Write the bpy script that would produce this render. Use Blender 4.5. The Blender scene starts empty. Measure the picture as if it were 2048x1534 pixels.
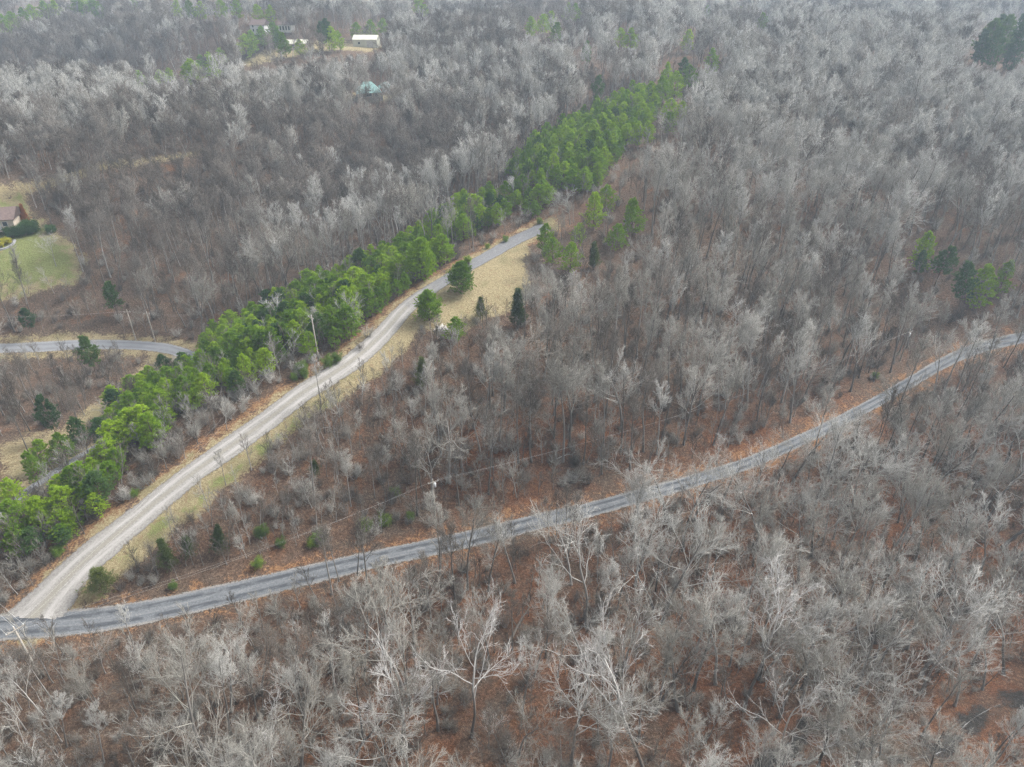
import bpy, math, numpy as np
from mathutils import Vector, Matrix, Euler
R = math.radians
rng = np.random.default_rng(11)
sc = bpy.context.scene
COL = sc.collection

# ------------------------------------------------------------------ camera, light, exposure
CAMZ, PITCH, FPX = 90.0, R(31.5), 1419.0          # FPX: focal length in pixels of a 2048 px wide picture
cd = bpy.data.cameras.new("camera"); cam = bpy.data.objects.new("camera", cd); COL.objects.link(cam)
cam.location = (0, 0, CAMZ); cam.rotation_euler = (R(90) - PITCH, 0, 0)
cd.sensor_width = 36; cd.lens = 36 * FPX / 2048; cd.clip_start = 1; cd.clip_end = 6000
sc.camera = cam
SUN_ELEV, SUN_ROT = R(48), R(70)
w = bpy.data.worlds.new("World"); sc.world = w; w.use_nodes = True
wn = w.node_tree; bg = wn.nodes["Background"]
sky = wn.nodes.new("ShaderNodeTexSky"); sky.sky_type = 'NISHITA'; sky.sun_disc = False
sky.sun_elevation = SUN_ELEV; sky.sun_rotation = SUN_ROT; sky.air_density = 1.0; sky.dust_density = 6.0; sky.ozone_density = 0.6
hs = wn.nodes.new("ShaderNodeHueSaturation"); hs.inputs["Saturation"].default_value = 0.30
wn.links.new(sky.outputs[0], hs.inputs["Color"]); wn.links.new(hs.outputs[0], bg.inputs[0]); bg.inputs[1].default_value = 0.12
sd = bpy.data.lights.new("sun", 'SUN'); sun = bpy.data.objects.new("sun", sd); COL.objects.link(sun)
sd.energy = 1.5; sd.angle = R(14); sd.color = (1, .985, .96)
# sky sun direction: rotation measured from +Y clockwise
sdir = Vector((math.sin(SUN_ROT) * math.cos(SUN_ELEV), math.cos(SUN_ROT) * math.cos(SUN_ELEV), math.sin(SUN_ELEV)))
sun.rotation_euler = sdir.to_track_quat('Z', 'Y').to_euler(); sun.location = (0, 0, 200)
sc.view_settings.view_transform = 'Standard'; sc.view_settings.look = 'None'; sc.view_settings.gamma = 1
sc.view_settings.exposure = 1.50
sc.cycles.max_bounces = 5; sc.cycles.diffuse_bounces = 3; sc.cycles.transparent_max_bounces = 6; sc.cycles.volume_bounces = 0; sc.cycles.use_adaptive_sampling = False; sc.cycles.use_denoising = True; sc.cycles.denoiser = 'OPENIMAGEDENOISE'; sc.cycles.denoising_prefilter = 'NONE'; sc.cycles.denoising_input_passes = 'RGB_ALBEDO_NORMAL'; sc.cycles.filter_width = 1.45

# ------------------------------------------------------------------ terrain function: heights read off the photo, joined by a thin-plate spline
CAM = np.array([0., 0., CAMZ])
def ray(u, v):
    u = np.asarray(u, float); v = np.asarray(v, float)
    a = (u - 1024) / FPX; b = (v - 767) / FPX
    d = np.stack([a, math.cos(PITCH) - b * math.sin(PITCH), -math.sin(PITCH) - b * math.cos(PITCH)], -1)
    return d / np.linalg.norm(d, axis=-1, keepdims=True)
def project(p):
    q = np.asarray(p, float) - CAM
    f = q[..., 1] * math.cos(PITCH) - q[..., 2] * math.sin(PITCH)
    up = q[..., 1] * math.sin(PITCH) + q[..., 2] * math.cos(PITCH)
    f = np.maximum(f, 1e-3)
    return 1024 + FPX * q[..., 0] / f, 767 - FPX * up / f
CTRL = [
(0,1534,0),(350,1534,0),(700,1534,-1),(1024,1534,-2),(1350,1534,-4),(1700,1534,-5),(2048,1534,-5),
(0,1380,-.5),(500,1350,-1),(1024,1290,-1.5),(1500,1250,-2.5),(1800,1250,-4),(2048,1230,-4),(1500,1080,-1),(1750,1000,-1.5),(2048,1000,-2),(2048,850,-1),
(0,1255,0),(200,1235,0),(450,1190,0),(700,1130,0),(1000,1060,0),(1200,1010,.3),(1430,950,.8),(1620,870,1.5),(1800,775,2.5),(1900,720,3.5),(2048,675,5),
(100,1195,1.5),(200,1100,4),(330,990,7),(480,880,10),(600,790,13),(700,725,15.5),(780,650,18),(830,600,20),(900,555,21.5),(950,525,22.5),(1020,487,23.5),(1090,455,25),
(1000,590,20),(930,650,17.5),(780,740,14),(500,960,7.5),(300,1110,3),
(700,950,6.5),(900,850,10),(1100,800,11),(1100,940,4.5),(1300,800,9),(800,1020,2.5),(1150,620,18),
(1150,340,32),(1250,240,38),(1400,150,44),
(1300,600,17),(1450,460,24),(1500,600,14),(1500,700,8.5),(1700,600,10),(1750,690,5),(1900,600,11),(2048,520,18),(1900,420,23),(1700,350,29),(1500,300,34),(1900,300,33),(1700,180,43),(2048,180,42),(1600,80,50),(1900,90,47),(2048,30,50),
(450,740,9),(300,830,6),(150,960,3),(60,1080,2.5),(600,650,12.5),(750,570,16),(900,470,20),
(205,885,-.5),(80,965,-1),(0,1035,-1),(0,1150,.5),(100,800,-5),(0,695,-2),(120,690,-2),(250,690,-2),(340,695,-1.5),(390,712,-1),(0,850,-4),
(0,620,3),(150,590,6),(60,500,14),(60,430,18),(300,580,5),(450,560,6),(600,500,9),(750,400,13),(880,380,17),(400,450,14),
(0,370,27),(200,340,28),(350,310,29),(550,290,29),(700,280,28),(900,250,30),(1050,250,31),
(0,270,31),(200,240,33),(400,200,36),(600,170,38),(740,195,35),(850,180,36),(1000,150,40),
(0,205,36),(450,150,40),(700,130,42),(480,132,43),(620,95,46),(735,92,46),(560,108,45),(520,70,46.5),
(150,110,35),(0,120,36),(300,80,44),(100,60,42),(200,25,50),(0,40,48),(400,40,52),(700,40,52),(900,80,47),(1100,80,48),(1250,40,53),(1450,60,51),(900,10,55),(1500,5,56),(1250,5,56)]
WCTRL = [(0,30,-2),(-60,20,0),(60,20,-4),(0,-150,0),(200,-100,0),(-200,-100,0),(-235,395,6),(-280,385,6),(-165,418,17),(-110,440,30),(-390,660,30),(-250,640,38),(-60,520,40),(150,560,44),(300,0,0),(-300,0,0),
(-700,600,52),(700,600,60),(0,1300,70),(800,1300,72),(-800,1300,70),(0,2500,85),(1500,2500,85),(-1500,2500,85),(1500,800,62),(-1500,800,58),(-700,250,30),(700,250,30)]
_c = np.array(CTRL, float); _d = ray(_c[:, 0], _c[:, 1])
_p = CAM + _d * ((_c[:, 2] - CAMZ) / _d[:, 2])[:, None]
PTS = np.concatenate([_p, np.array(WCTRL, float)])
def warp(x, y):
    y2 = y + 40; r = np.sqrt(x * x + y2 * y2) + 30
    return x / r * 2.2, np.log(r) * 2.2
def kern(r2): return np.where(r2 > 0, r2 * np.log(r2 + 1e-12), 0) * .5
_A, _B = warp(PTS[:, 0], PTS[:, 1]); _n = len(PTS)
_K = kern((_A[:, None] - _A) ** 2 + (_B[:, None] - _B) ** 2) + np.eye(_n) * 2e-3
_Q = np.stack([np.ones(_n), _A, _B], 1)
_S = np.linalg.solve(np.block([[_K, _Q], [_Q.T, np.zeros((3, 3))]]), np.concatenate([PTS[:, 2], np.zeros(3)]))
def Hfull(x, y):
    x = np.asarray(x, float); y = np.asarray(y, float); s = x.shape; x = x.ravel(); y = y.ravel(); out = np.empty(x.size)
    for i in range(0, x.size, 50000):
        a, b = warp(x[i:i+50000], y[i:i+50000])
        out[i:i+50000] = kern((a[:, None] - _A) ** 2 + (b[:, None] - _B) ** 2) @ _S[:_n] + _S[_n] + _S[_n+1] * a + _S[_n+2] * b
    return out.reshape(s)
def axis(lo, hi, step, far_lo, far_hi):
    a = list(np.arange(lo, hi + .1, step)); s = step
    while a[-1] < far_hi: s *= 1.12; a.append(a[-1] + s)
    s = step
    while a[0] > far_lo: s *= 1.12; a.insert(0, a[0] - s)
    return np.array(a)
GX = axis(-260, 260, 2.0, -1500, 1500); GY = axis(20, 470, 2.0, -250, 2100)
GXX, GYY = np.meshgrid(GX, GY); GZ = Hfull(GXX, GYY)
def H(x, y):
    x = np.asarray(x, float); y = np.asarray(y, float)
    i = np.clip(np.searchsorted(GX, x) - 1, 0, len(GX) - 2); j = np.clip(np.searchsorted(GY, y) - 1, 0, len(GY) - 2)
    fx = np.clip((x - GX[i]) / (GX[i+1] - GX[i]), 0, 1); fy = np.clip((y - GY[j]) / (GY[j+1] - GY[j]), 0, 1)
    return (GZ[j, i] * (1-fx) + GZ[j, i+1] * fx) * (1-fy) + (GZ[j+1, i] * (1-fx) + GZ[j+1, i+1] * fx) * fy
TS = np.geomspace(60, 2600, 900)
def ground(u, v, lift=0.0):
    """the point on the ground whose spot `lift` metres above it is seen at picture position (u, v)"""
    u = np.atleast_1d(np.asarray(u, float)); v = np.atleast_1d(np.asarray(v, float)); d = ray(u, v)
    q = CAM + d[:, None, :] * TS[None, :, None]
    g = q[..., 2] - H(q[..., 0], q[..., 1]) - lift
    k = np.maximum(np.argmax(g < 0, 1), 1); k = np.where((g < 0).any(1), k, len(TS) - 1)
    n = np.arange(len(k)); f = np.clip(g[n, k-1] / (g[n, k-1] - g[n, k] + 1e-9), 0, 1)
    p = CAM + d * (TS[k-1] + (TS[k] - TS[k-1]) * f)[:, None]
    p[:, 2] = H(p[:, 0], p[:, 1]); return p
def gpoly(pix, lift=0.0):
    a = np.array(pix, float); return ground(a[:, 0], a[:, 1], lift)[:, :2]
def inside(px, py, poly):
    px = np.asarray(px); py = np.asarray(py); poly = np.asarray(poly, float); r = np.zeros(px.shape, bool); j = len(poly) - 1
    for i in range(len(poly)):
        xi, yi = poly[i][:2]; xj, yj = poly[j][:2]
        c = ((yi > py) != (yj > py)) & (px < (xj - xi) * (py - yi) / (yj - yi + 1e-12) + xi)
        r ^= c; j = i
    return r
def polydist(px, py, line, closed=False):
    px = np.asarray(px, float); py = np.asarray(py, float); best = np.full(px.shape, 1e9); L = [tuple(p[:2]) for p in line]
    if closed: L = L + [L[0]]
    for (ax, ay), (bx, by) in zip(L[:-1], L[1:]):
        dx, dy = bx - ax, by - ay; t = np.clip(((px-ax)*dx + (py-ay)*dy) / (dx*dx + dy*dy + 1e-12), 0, 1)
        best = np.minimum(best, np.hypot(px - ax - t*dx, py - ay - t*dy))
    return best
def smooth(e0, e1, x): t = np.clip((x - e0) / (e1 - e0), 0, 1); return t * t * (3 - 2*t)
def spline(P, step=1.5):
    P = np.asarray(P, float); n = len(P); out = []
    for i in range(n - 1):
        p0, p1, p2, p3 = P[max(i-1, 0)], P[i], P[i+1], P[min(i+2, n-1)]
        k = max(2, int(np.linalg.norm((p2 - p1)[:2]) / step)); t = np.linspace(0, 1, k, endpoint=False)[:, None]
        out.append(.5 * ((2*p1) + (-p0 + p2)*t + (2*p0 - 5*p1 + 4*p2 - p3)*t**2 + (-p0 + 3*p1 - 3*p2 + p3)*t**3))
    out.append(P[-1:]); return np.concatenate(out)

# ------------------------------------------------------------------ materials
def N(nt, t, **kw):
    n = nt.nodes.new(t)
    for k, v in kw.items():
        if k in n.inputs: n.inputs[k].default_value = v
        else: setattr(n, k, v)
    return n
def mat(name, rough=.9, spec=.2):
    m = bpy.data.materials.new(name); m.use_nodes = True; b = m.node_tree.nodes["Principled BSDF"]
    b.inputs["Roughness"].default_value = rough; b.inputs["Specular IOR Level"].default_value = spec
    return m, m.node_tree, b
def ramp(nt, src, stops):
    r = nt.nodes.new("ShaderNodeValToRGB"); e = r.color_ramp.elements
    while len(e) < len(stops): e.new(.5)
    for el, (p, c) in zip(e, stops): el.position = p; el.color = (*c, 1)
    nt.links.new(src, r.inputs[0]); return r.outputs[0]
def noise(nt, vec, scale, detail=3, rough=.55, dim='3D'):
    n = nt.nodes.new("ShaderNodeTexNoise"); n.noise_dimensions = dim
    n.inputs["Scale"].default_value = scale; n.inputs["Detail"].default_value = detail; n.inputs["Roughness"].default_value = rough
    if vec is not None: nt.links.new(vec, n.inputs["Vector"])
    return n.outputs["Fac"]
def mth(nt, op, a, b=None, c=None, clamp=False):
    n = nt.nodes.new("ShaderNodeMath"); n.operation = op; n.use_clamp = clamp
    for i, s in enumerate((a, b, c)):
        if s is None: continue
        if isinstance(s, (int, float)): n.inputs[i].default_value = s
        else: nt.links.new(s, n.inputs[i])
    return n.outputs[0]
def mix(nt, f, a, b, mode='MIX'):
    n = nt.nodes.new("ShaderNodeMix"); n.data_type = 'RGBA'; n.blend_type = mode
    for i, s in ((0, f), (6, a), (7, b)):
        if isinstance(s, (int, float)): n.inputs[i].default_value = s
        elif isinstance(s, tuple): n.inputs[i].default_value = (*s, 1)
        else: nt.links.new(s, n.inputs[i])
    return n.outputs[2]
def attr(nt, name):
    a = nt.nodes.new("ShaderNodeAttribute"); a.attribute_name = name; return a.outputs["Fac"]
def step_(nt, x, lo, hi):
    m = nt.nodes.new("ShaderNodeMapRange"); m.interpolation_type = 'SMOOTHSTEP'
    m.inputs[1].default_value = lo; m.inputs[2].default_value = hi; nt.links.new(x, m.inputs[0]); return m.outputs[0]
def objpos(nt): return nt.nodes.new("ShaderNodeTexCoord").outputs["Object"]

def terrain_material():
    m, nt, b = mat("leaf_litter_ground", .95, .1); v = objpos(nt)
    big = noise(nt, v, .045, 4); med = noise(nt, v, .32, 4, .6); fine = noise(nt, v, 2.3, 4, .7); spk = noise(nt, v, 8.0, 2, .8)
    t = mth(nt, 'ADD', mth(nt, 'MULTIPLY', fine, .75), mth(nt, 'MULTIPLY', spk, .75)); t = mth(nt, 'SUBTRACT', t, .25)
    rust = ramp(nt, t, [(.25, (.026, .014, .009)), (.45, (.098, .041, .020)), (.6, (.175, .077, .037)), (.8, (.32, .18, .10))])
    dull = ramp(nt, t, [(.25, (.026, .020, .015)), (.45, (.075, .054, .040)), (.6, (.14, .105, .077)), (.8, (.29, .235, .18))])
    f = mth(nt, 'ADD', mth(nt, 'MULTIPLY', step_(nt, med, .38, .62), .5), mth(nt, 'MULTIPLY', step_(nt, big, .35, .62), .5))
    f = mth(nt, 'MULTIPLY', f, attr(nt, "rusty"), clamp=True)
    col = mix(nt, f, dull, rust); col = mix(nt, mth(nt, 'MULTIPLY', step_(nt, noise(nt, v, .16, 5, .65), .56, .72), .75), col, ramp(nt, t, [(.3, (.05, .026, .014)), (.5, (.155, .072, .036)), (.75, (.32, .17, .088))])); col = mix(nt, mth(nt, 'MULTIPLY', step_(nt, noise(nt, v, .21, 5, .7), .58, .75), .6), col, (.045, .036, .028))
    edge = mth(nt, 'ADD', mth(nt, 'MULTIPLY', mth(nt, 'SUBTRACT', med, .5), 1.3), mth(nt, 'MULTIPLY', mth(nt, 'SUBTRACT', fine, .5), .9))
    def zone(col, name, c, lo=.35, hi=.65):
        k = step_(nt, mth(nt, 'ADD', attr(nt, name), edge), lo, hi)
        # nothing spills where the zone is absent
        k = mth(nt, 'MULTIPLY', k, step_(nt, attr(nt, name), .02, .25)); return mix(nt, k, col, c)
    orange = ramp(nt, t, [(.3, (.085, .042, .022)), (.5, (.20, .105, .052)), (.75, (.36, .225, .12))])
    dry = ramp(nt, t, [(.25, (.135, .105, .052)), (.5, (.25, .205, .115)), (.75, (.40, .345, .215))]); dry = mix(nt, mth(nt, 'MULTIPLY', step_(nt, noise(nt, v, .13, 4, .6), .48, .64), .6), dry, (.165, .15, .075)); dry = mix(nt, mth(nt, 'MULTIPLY', step_(nt, noise(nt, v, .75, 3, .6), .55, .68), .45), dry, (.20, .125, .07))
    grn = ramp(nt, t, [(.25, (.07, .08, .026)), (.5, (.145, .165, .055)), (.75, (.27, .275, .12))])
    wet = ramp(nt, t, [(.3, (.012, .011, .010)), (.55, (.04, .036, .032)), (.8, (.12, .11, .10))])
    col = zone(col, "orange", orange); col = zone(col, "dry", dry); col = zone(col, "green", grn, .45, .75); col = zone(col, "wet", wet)
    nt.links.new(col, b.inputs["Base Color"])
    bp = N(nt, "ShaderNodeBump", Strength=.9, Distance=.35); nt.links.new(t, bp.inputs["Height"]); nt.links.new(bp.outputs[0], b.inputs["Normal"])
    return m
def road_material(name, kind):
    m, nt, b = mat(name, .85, .25); v = objpos(nt); ac = attr(nt, "across"); al = attr(nt, "along")
    cx = N(nt, "ShaderNodeCombineXYZ"); nt.links.new(mth(nt, 'MULTIPLY', ac, 3.0), cx.inputs[0]); nt.links.new(mth(nt, 'MULTIPLY', al, .10), cx.inputs[1])
    streak = noise(nt, cx.outputs[0], 1.6, 4, .6); fine = noise(nt, v, 3.0, 5, .75); med = noise(nt, v, .35, 3)
    aa = mth(nt, 'ABSOLUTE', ac)
    track = mth(nt, 'SUBTRACT', 1.0, step_(nt, mth(nt, 'ABSOLUTE', mth(nt, 'SUBTRACT', aa, .42)), .06, .26))
    if kind == 'gravel':
        base = ramp(nt, fine, [(.3, (.13, .122, .112)), (.5, (.20, .19, .175)), (.7, (.29, .275, .255))])
        col = mix(nt, mth(nt, 'MULTIPLY', track, step_(nt, streak, .3, .6)), base, (.30, .287, .27))
        mid = mth(nt, 'SUBTRACT', 1.0, step_(nt, aa, .05, .24))
        col = mix(nt, mth(nt, 'MULTIPLY', mid, .55), col, (.20, .185, .145))
        up = step_(nt, mth(nt, 'ADD', al, mth(nt, 'MULTIPLY', mth(nt, 'SUBTRACT', med, .5), 30)), 86, 106)
        dark = ramp(nt, fine, [(.3, (.085, .085, .088)), (.5, (.14, .14, .143)), (.7, (.22, .217, .213))])
        dark = mix(nt, mth(nt, 'MULTIPLY', track, .4), dark, (.115, .12, .13))
        col = mix(nt, up, col, dark)
    else:
        base = ramp(nt, fine, [(.3, (.068, .073, .079)), (.5, (.105, .112, .12)), (.7, (.155, .162, .17))])
        pale = ramp(nt, fine, [(.3, (.125, .13, .135)), (.7, (.205, .21, .212))])
        col = mix(nt, mth(nt, 'MULTIPLY', step_(nt, streak, .40, .66), .7), base, pale)
        dk = mth(nt, 'MULTIPLY', track, step_(nt, mth(nt, 'ADD', mth(nt, 'MULTIPLY', streak, .5), mth(nt, 'MULTIPLY', med, .5)), .40, .52))
        dk = mth(nt, 'MULTIPLY', dk, .85); col = mix(nt, dk, col, (.040, .044, .051))
        col = mix(nt, mth(nt, 'MULTIPLY', step_(nt, mth(nt, 'ADD', aa, mth(nt, 'MULTIPLY', fine, .25)), .85, 1.0), .7), col, (.22, .20, .175))
    if kind == 'lane': col = mix(nt, .45, col, (.27, .275, .285))
    nt.links.new(col, b.inputs["Base Color"])
    # the worn edge: loose stones give way to bare ground
    if kind == 'gravel':                                                # the mouth of the drive thins out over the asphalt
        aa = mth(nt, 'ADD', aa, mth(nt, 'MULTIPLY', mth(nt, 'SUBTRACT', 1.0, step_(nt, mth(nt, 'ADD', al, mth(nt, 'MULTIPLY', mth(nt, 'SUBTRACT', med, .5), 7)), -0.5, 2.6)), 1.3))
    edge = mth(nt, 'ADD', aa, mth(nt, 'ADD', mth(nt, 'MULTIPLY', mth(nt, 'SUBTRACT', fine, .5), .75), mth(nt, 'MULTIPLY', mth(nt, 'SUBTRACT', med, .5), .35)))
    tr = nt.nodes.new("ShaderNodeBsdfTransparent"); ms = nt.nodes.new("ShaderNodeMixShader")
    nt.links.new(step_(nt, edge, .86, 1.0), ms.inputs[0]); nt.links.new(b.outputs[0], ms.inputs[1]); nt.links.new(tr.outputs[0], ms.inputs[2])
    nt.links.new(ms.outputs[0], nt.nodes["Material Output"].inputs[0])
    bp = N(nt, "ShaderNodeBump", Strength=.6, Distance=.12); nt.links.new(fine, bp.inputs["Height"]); nt.links.new(bp.outputs[0], b.inputs["Normal"])
    return m
def bark_material(name, cols, height=False):
    m, nt, b = mat(name, .9, .15); oi = nt.nodes.new("ShaderNodeObjectInfo"); v = objpos(nt)
    sp = noise(nt, oi.outputs["Location"], .03, 2)                  # stands of the same kind grow together
    f = mth(nt, 'ADD', mth(nt, 'MULTIPLY', oi.outputs["Random"], .6), mth(nt, 'MULTIPLY', mth(nt, 'SUBTRACT', sp, .3), 1.0))
    f = mth(nt, 'ADD', f, mth(nt, 'MULTIPLY', mth(nt, 'SUBTRACT', noise(nt, v, 1.2, 3), .5), .5))
    n = len(cols); col = ramp(nt, f, [(.1 + .8 * i / (n-1), c) for i, c in enumerate(cols)])
    if height:                                                        # old dark flaking bark low on the trunk, smooth white bark above
        s = N(nt, "ShaderNodeSeparateXYZ"); nt.links.new(v, s.inputs[0])
        k = step_(nt, mth(nt, 'ADD', s.outputs[2], mth(nt, 'MULTIPLY', noise(nt, v, .9, 3), 6)), 6, 13)
        col = mix(nt, k, (.12, .105, .09), col)
    nt.links.new(col, b.inputs["Base Color"]); return m
def leaf_material(name, cols, transl=.35):
    m, nt, b = mat(name, .7, .25); oi = nt.nodes.new("ShaderNodeObjectInfo"); v = objpos(nt)
    f = mth(nt, 'ADD', mth(nt, 'MULTIPLY', oi.outputs["Random"], .75), mth(nt, 'MULTIPLY', mth(nt, 'SUBTRACT', noise(nt, v, .9, 3), .4), .9))
    n = len(cols); col = ramp(nt, f, [(.05 + .9 * i / (n-1), c) for i, c in enumerate(cols)])
    nt.links.new(col, b.inputs["Base Color"])
    t = nt.nodes.new("ShaderNodeBsdfTranslucent"); nt.links.new(col, t.inputs[0]); ms = nt.nodes.new("ShaderNodeMixShader"); ms.inputs[0].default_value = transl
    nt.links.new(b.outputs[0], ms.inputs[1]); nt.links.new(t.outputs[0], ms.inputs[2]); nt.links.new(ms.outputs[0], nt.nodes["Material Output"].inputs[0])
    return m
def paint_material(name, c, var=.25, scale=1.5, rough=.7, spec=.3):
    m, nt, b = mat(name, rough, spec); f = noise(nt, objpos(nt), scale, 4, .6)
    nt.links.new(ramp(nt, f, [(.3, tuple(x * (1 - var) for x in c)), (.7, tuple(min(1, x * (1 + var)) for x in c))]), b.inputs["Base Color"]); return m
M = dict(
 ground=terrain_material(), gravel=road_material("gravel_drive_surface", 'gravel'), lane=road_material("pale_lane_surface", 'lane'), asphalt=road_material("worn_asphalt_surface", 'asphalt'),
 bark=bark_material("grey_bark", [(.08, .072, .061), (.14, .128, .114), (.21, .198, .182), (.32, .305, .285)]),
 twig=bark_material("grey_twigs", [(.155, .145, .122), (.21, .20, .174), (.275, .265, .236), (.365, .354, .322)]),
 brown=bark_material("brown_twigs", [(.056, .046, .037), (.085, .072, .059), (.125, .109, .092), (.18, .163, .142)]),
 white=bark_material("white_bark", [(.40, .385, .355), (.49, .475, .445), (.58, .565, .535)], height=True),
 wtwig=bark_material("pale_twigs", [(.27, .263, .240), (.345, .338, .312), (.43, .424, .398)]),
 ltwig=bark_material("light_twigs", [(.25, .245, .222), (.315, .31, .284), (.39, .384, .358)]),
 wwtwig=bark_material("white_twigs", [(.36, .35, .33), (.44, .43, .41), (.52, .51, .49)]),
 pbark=bark_material("pine_bark", [(.08, .06, .045), (.16, .12, .09), (.24, .20, .165)]),
 needle=leaf_material("pine_needles", [(.085, .165, .012), (.155, .275, .013), (.245, .375, .016), (.34, .47, .028)]),
 dneedle=leaf_material("dark_needles", [(.038, .088, .028), (.065, .130, .032), (.105, .18, .036)]),
 cedar=leaf_material("cedar_sprays", [(.045, .075, .022), (.075, .105, .026), (.12, .14, .034)]),
 leaf=leaf_material("evergreen_leaves", [(.075, .13, .022), (.13, .21, .03), (.22, .30, .04)]),
 yellow=leaf_material("yellow_leaves", [(.38, .36, .02), (.55, .50, .03)]),
 rustleaf=leaf_material("rust_leaves", [(.24, .09, .03), (.38, .15, .04)]),
 pole=paint_material("weathered_pole_wood", (.27, .245, .21), .3, 2), metal=paint_material("galvanised_metal", (.60, .61, .62), .1, 3, .5),
 ceramic=paint_material("white_ceramic", (.5, .5, .48), .05, 3, .35), wire=paint_material("aluminium_wire", (.62, .62, .60), .1, 1, .5),
 teal=paint_material("teal_metal_roof", (.17, .29, .275), .2, .8, .5), cream=paint_material("cream_metal_sheet", (.46, .45, .37), .12, .6, .6),
 tan=paint_material("tan_siding", (.42, .36, .29), .15, 1), offwhite=paint_material("white_siding", (.46, .455, .44), .1, 1), brick=paint_material("red_brick", (.30, .12, .085), .25, 6),
 shingle=paint_material("brown_shingles", (.125, .09, .08), .3, 2), glass=paint_material("dark_window_glass", (.05, .06, .07), .2, 1, .15, .5), wood=paint_material("grey_cut_wood", (.42, .40, .38), .35, 2),
 stone=paint_material("grey_edging_stone", (.24, .24, .25), .25, 1.5), log=paint_material("dark_fallen_wood", (.10, .085, .07), .35, 2), water=paint_material("dark_creek_water", (.018, .020, .020), .3, .5, .12, .5),
)

# ------------------------------------------------------------------ mesh helpers
class Mesh:
    def __init__(s): s.v = []; s.f = []; s.n = 0
    def add(s, v, f, m=0):
        v = np.asarray(v, float).reshape(-1, 3); f = np.asarray(f, np.int64); s.v.append(v); s.f.append((f + s.n, m)); s.n += len(v)
    def mesh(s, name, mats, flat=False):
        me = bpy.data.meshes.new(name); V = np.concatenate(s.v).astype(np.float32); me.vertices.add(len(V)); me.vertices.foreach_set("co", V.ravel())
        lv, ls, mi = [], [], []; off = 0
        for f, m in s.f:
            k = f.shape[1]; lv.append(f.ravel()); ls.append(off + np.arange(len(f)) * k); mi.append(np.full(len(f), m)); off += f.size
        me.loops.add(off); me.loops.foreach_set("vertex_index", np.concatenate(lv).astype(np.int32))
        ls = np.concatenate(ls).astype(np.int32); me.polygons.add(len(ls)); me.polygons.foreach_set("loop_start", ls)
        me.polygons.foreach_set("material_index", np.concatenate(mi).astype(np.int32)); me.polygons.foreach_set("use_smooth", np.full(len(ls), not flat))
        for m in (mats if isinstance(mats, (list, tuple)) else [mats]): me.materials.append(m)
        me.update(calc_edges=True); me.validate(); return me
    def tubes(s, P, Rr, sides, m=0, cap=False):
        P = np.asarray(P, float); Rr = np.asarray(Rr, float); Nn, n, _ = P.shape
        T = np.gradient(P, axis=1); T /= np.linalg.norm(T, axis=2, keepdims=True) + 1e-9
        ref = np.where(np.abs(T[..., 2:3]) < .9, np.array([0, 0, 1.]), np.array([1., 0, 0])); ref = np.broadcast_to(ref[:, :1], T.shape)
        U = np.cross(T, ref); U /= np.linalg.norm(U, axis=2, keepdims=True) + 1e-9; W = np.cross(T, U)
        a = np.arange(sides) * 2 * math.pi / sides
        V = P[:, :, None, :] + Rr[:, :, None, None] * (U[:, :, None, :] * np.cos(a)[None, None, :, None] + W[:, :, None, :] * np.sin(a)[None, None, :, None])
        idx = np.arange(Nn * n * sides).reshape(Nn, n, sides); k = np.roll(np.arange(sides), -1)
        q = np.stack([idx[:, :-1], idx[:, :-1][..., k], idx[:, 1:][..., k], idx[:, 1:]], -1).reshape(-1, 4); s.add(V, q, m)
        if cap:
            for c in range(Nn):
                s.f.append((np.array([list(idx[c, -1] + s.n - Nn*n*sides)]), m))
    def cones(s, A, B, r, m=0):
        A = np.asarray(A, float); B = np.asarray(B, float); T = B - A; T = T / (np.linalg.norm(T, axis=1, keepdims=True) + 1e-9)
        ref = np.where(np.abs(T[:, 2:3]) < .9, np.array([0, 0, 1.]), np.array([1., 0, 0])); U = np.cross(T, ref); U /= np.linalg.norm(U, axis=1, keepdims=True) + 1e-9; W = np.cross(T, U)
        r = np.broadcast_to(np.asarray(r, float), (len(A),))[:, None]
        V = np.stack([A + U*r, A + (-.5*U + .866*W)*r, A + (-.5*U - .866*W)*r, B], 1); i = np.arange(len(A))[:, None] * 4
        s.add(V, np.concatenate([i + [0, 1, 3], i + [1, 2, 3], i + [2, 0, 3]], 0), m)
    def blades(s, C, D, L, Wd, rg, m=0):
        """thin needle sprays / leaves: narrow triangles from C along D"""
        C = np.asarray(C); D = D / (np.linalg.norm(D, axis=1, keepdims=True) + 1e-9); S = np.cross(D, rg.normal(size=D.shape)); S /= np.linalg.norm(S, axis=1, keepdims=True) + 1e-9
        L = np.broadcast_to(L, (len(C),))[:, None]; Wd = np.broadcast_to(Wd, (len(C),))[:, None]
        V = np.stack([C - S*Wd*.5, C + S*Wd*.5, C + D*L], 1); s.add(V, np.arange(len(C)*3).reshape(-1, 3), m)
    def box(s, c, size, rz=0, m=0):
        c = np.array(c, float); h = np.array(size, float) / 2
        v = np.array([[x, y, z] for z in (-1, 1) for y in (-1, 1) for x in (-1, 1)], float) * h
        ca, sa = math.cos(rz), math.sin(rz); v = np.stack([v[:, 0]*ca - v[:, 1]*sa, v[:, 0]*sa + v[:, 1]*ca, v[:, 2]], 1) + c
        s.add(v, [[0,2,3,1],[4,5,7,6],[0,1,5,4],[2,6,7,3],[0,4,6,2],[1,3,7,5]], m)
def obj(name, data, parent=None, loc=None, rot=None, scale=None):
    o = bpy.data.objects.new(name, data); COL.objects.link(o)
    if parent is not None: o.parent = parent
    if loc is not None: o.location = loc
    if rot is not None: o.rotation_euler = rot
    if scale is not None: o.scale = (scale,)*3 if np.isscalar(scale) else scale
    return o
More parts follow.
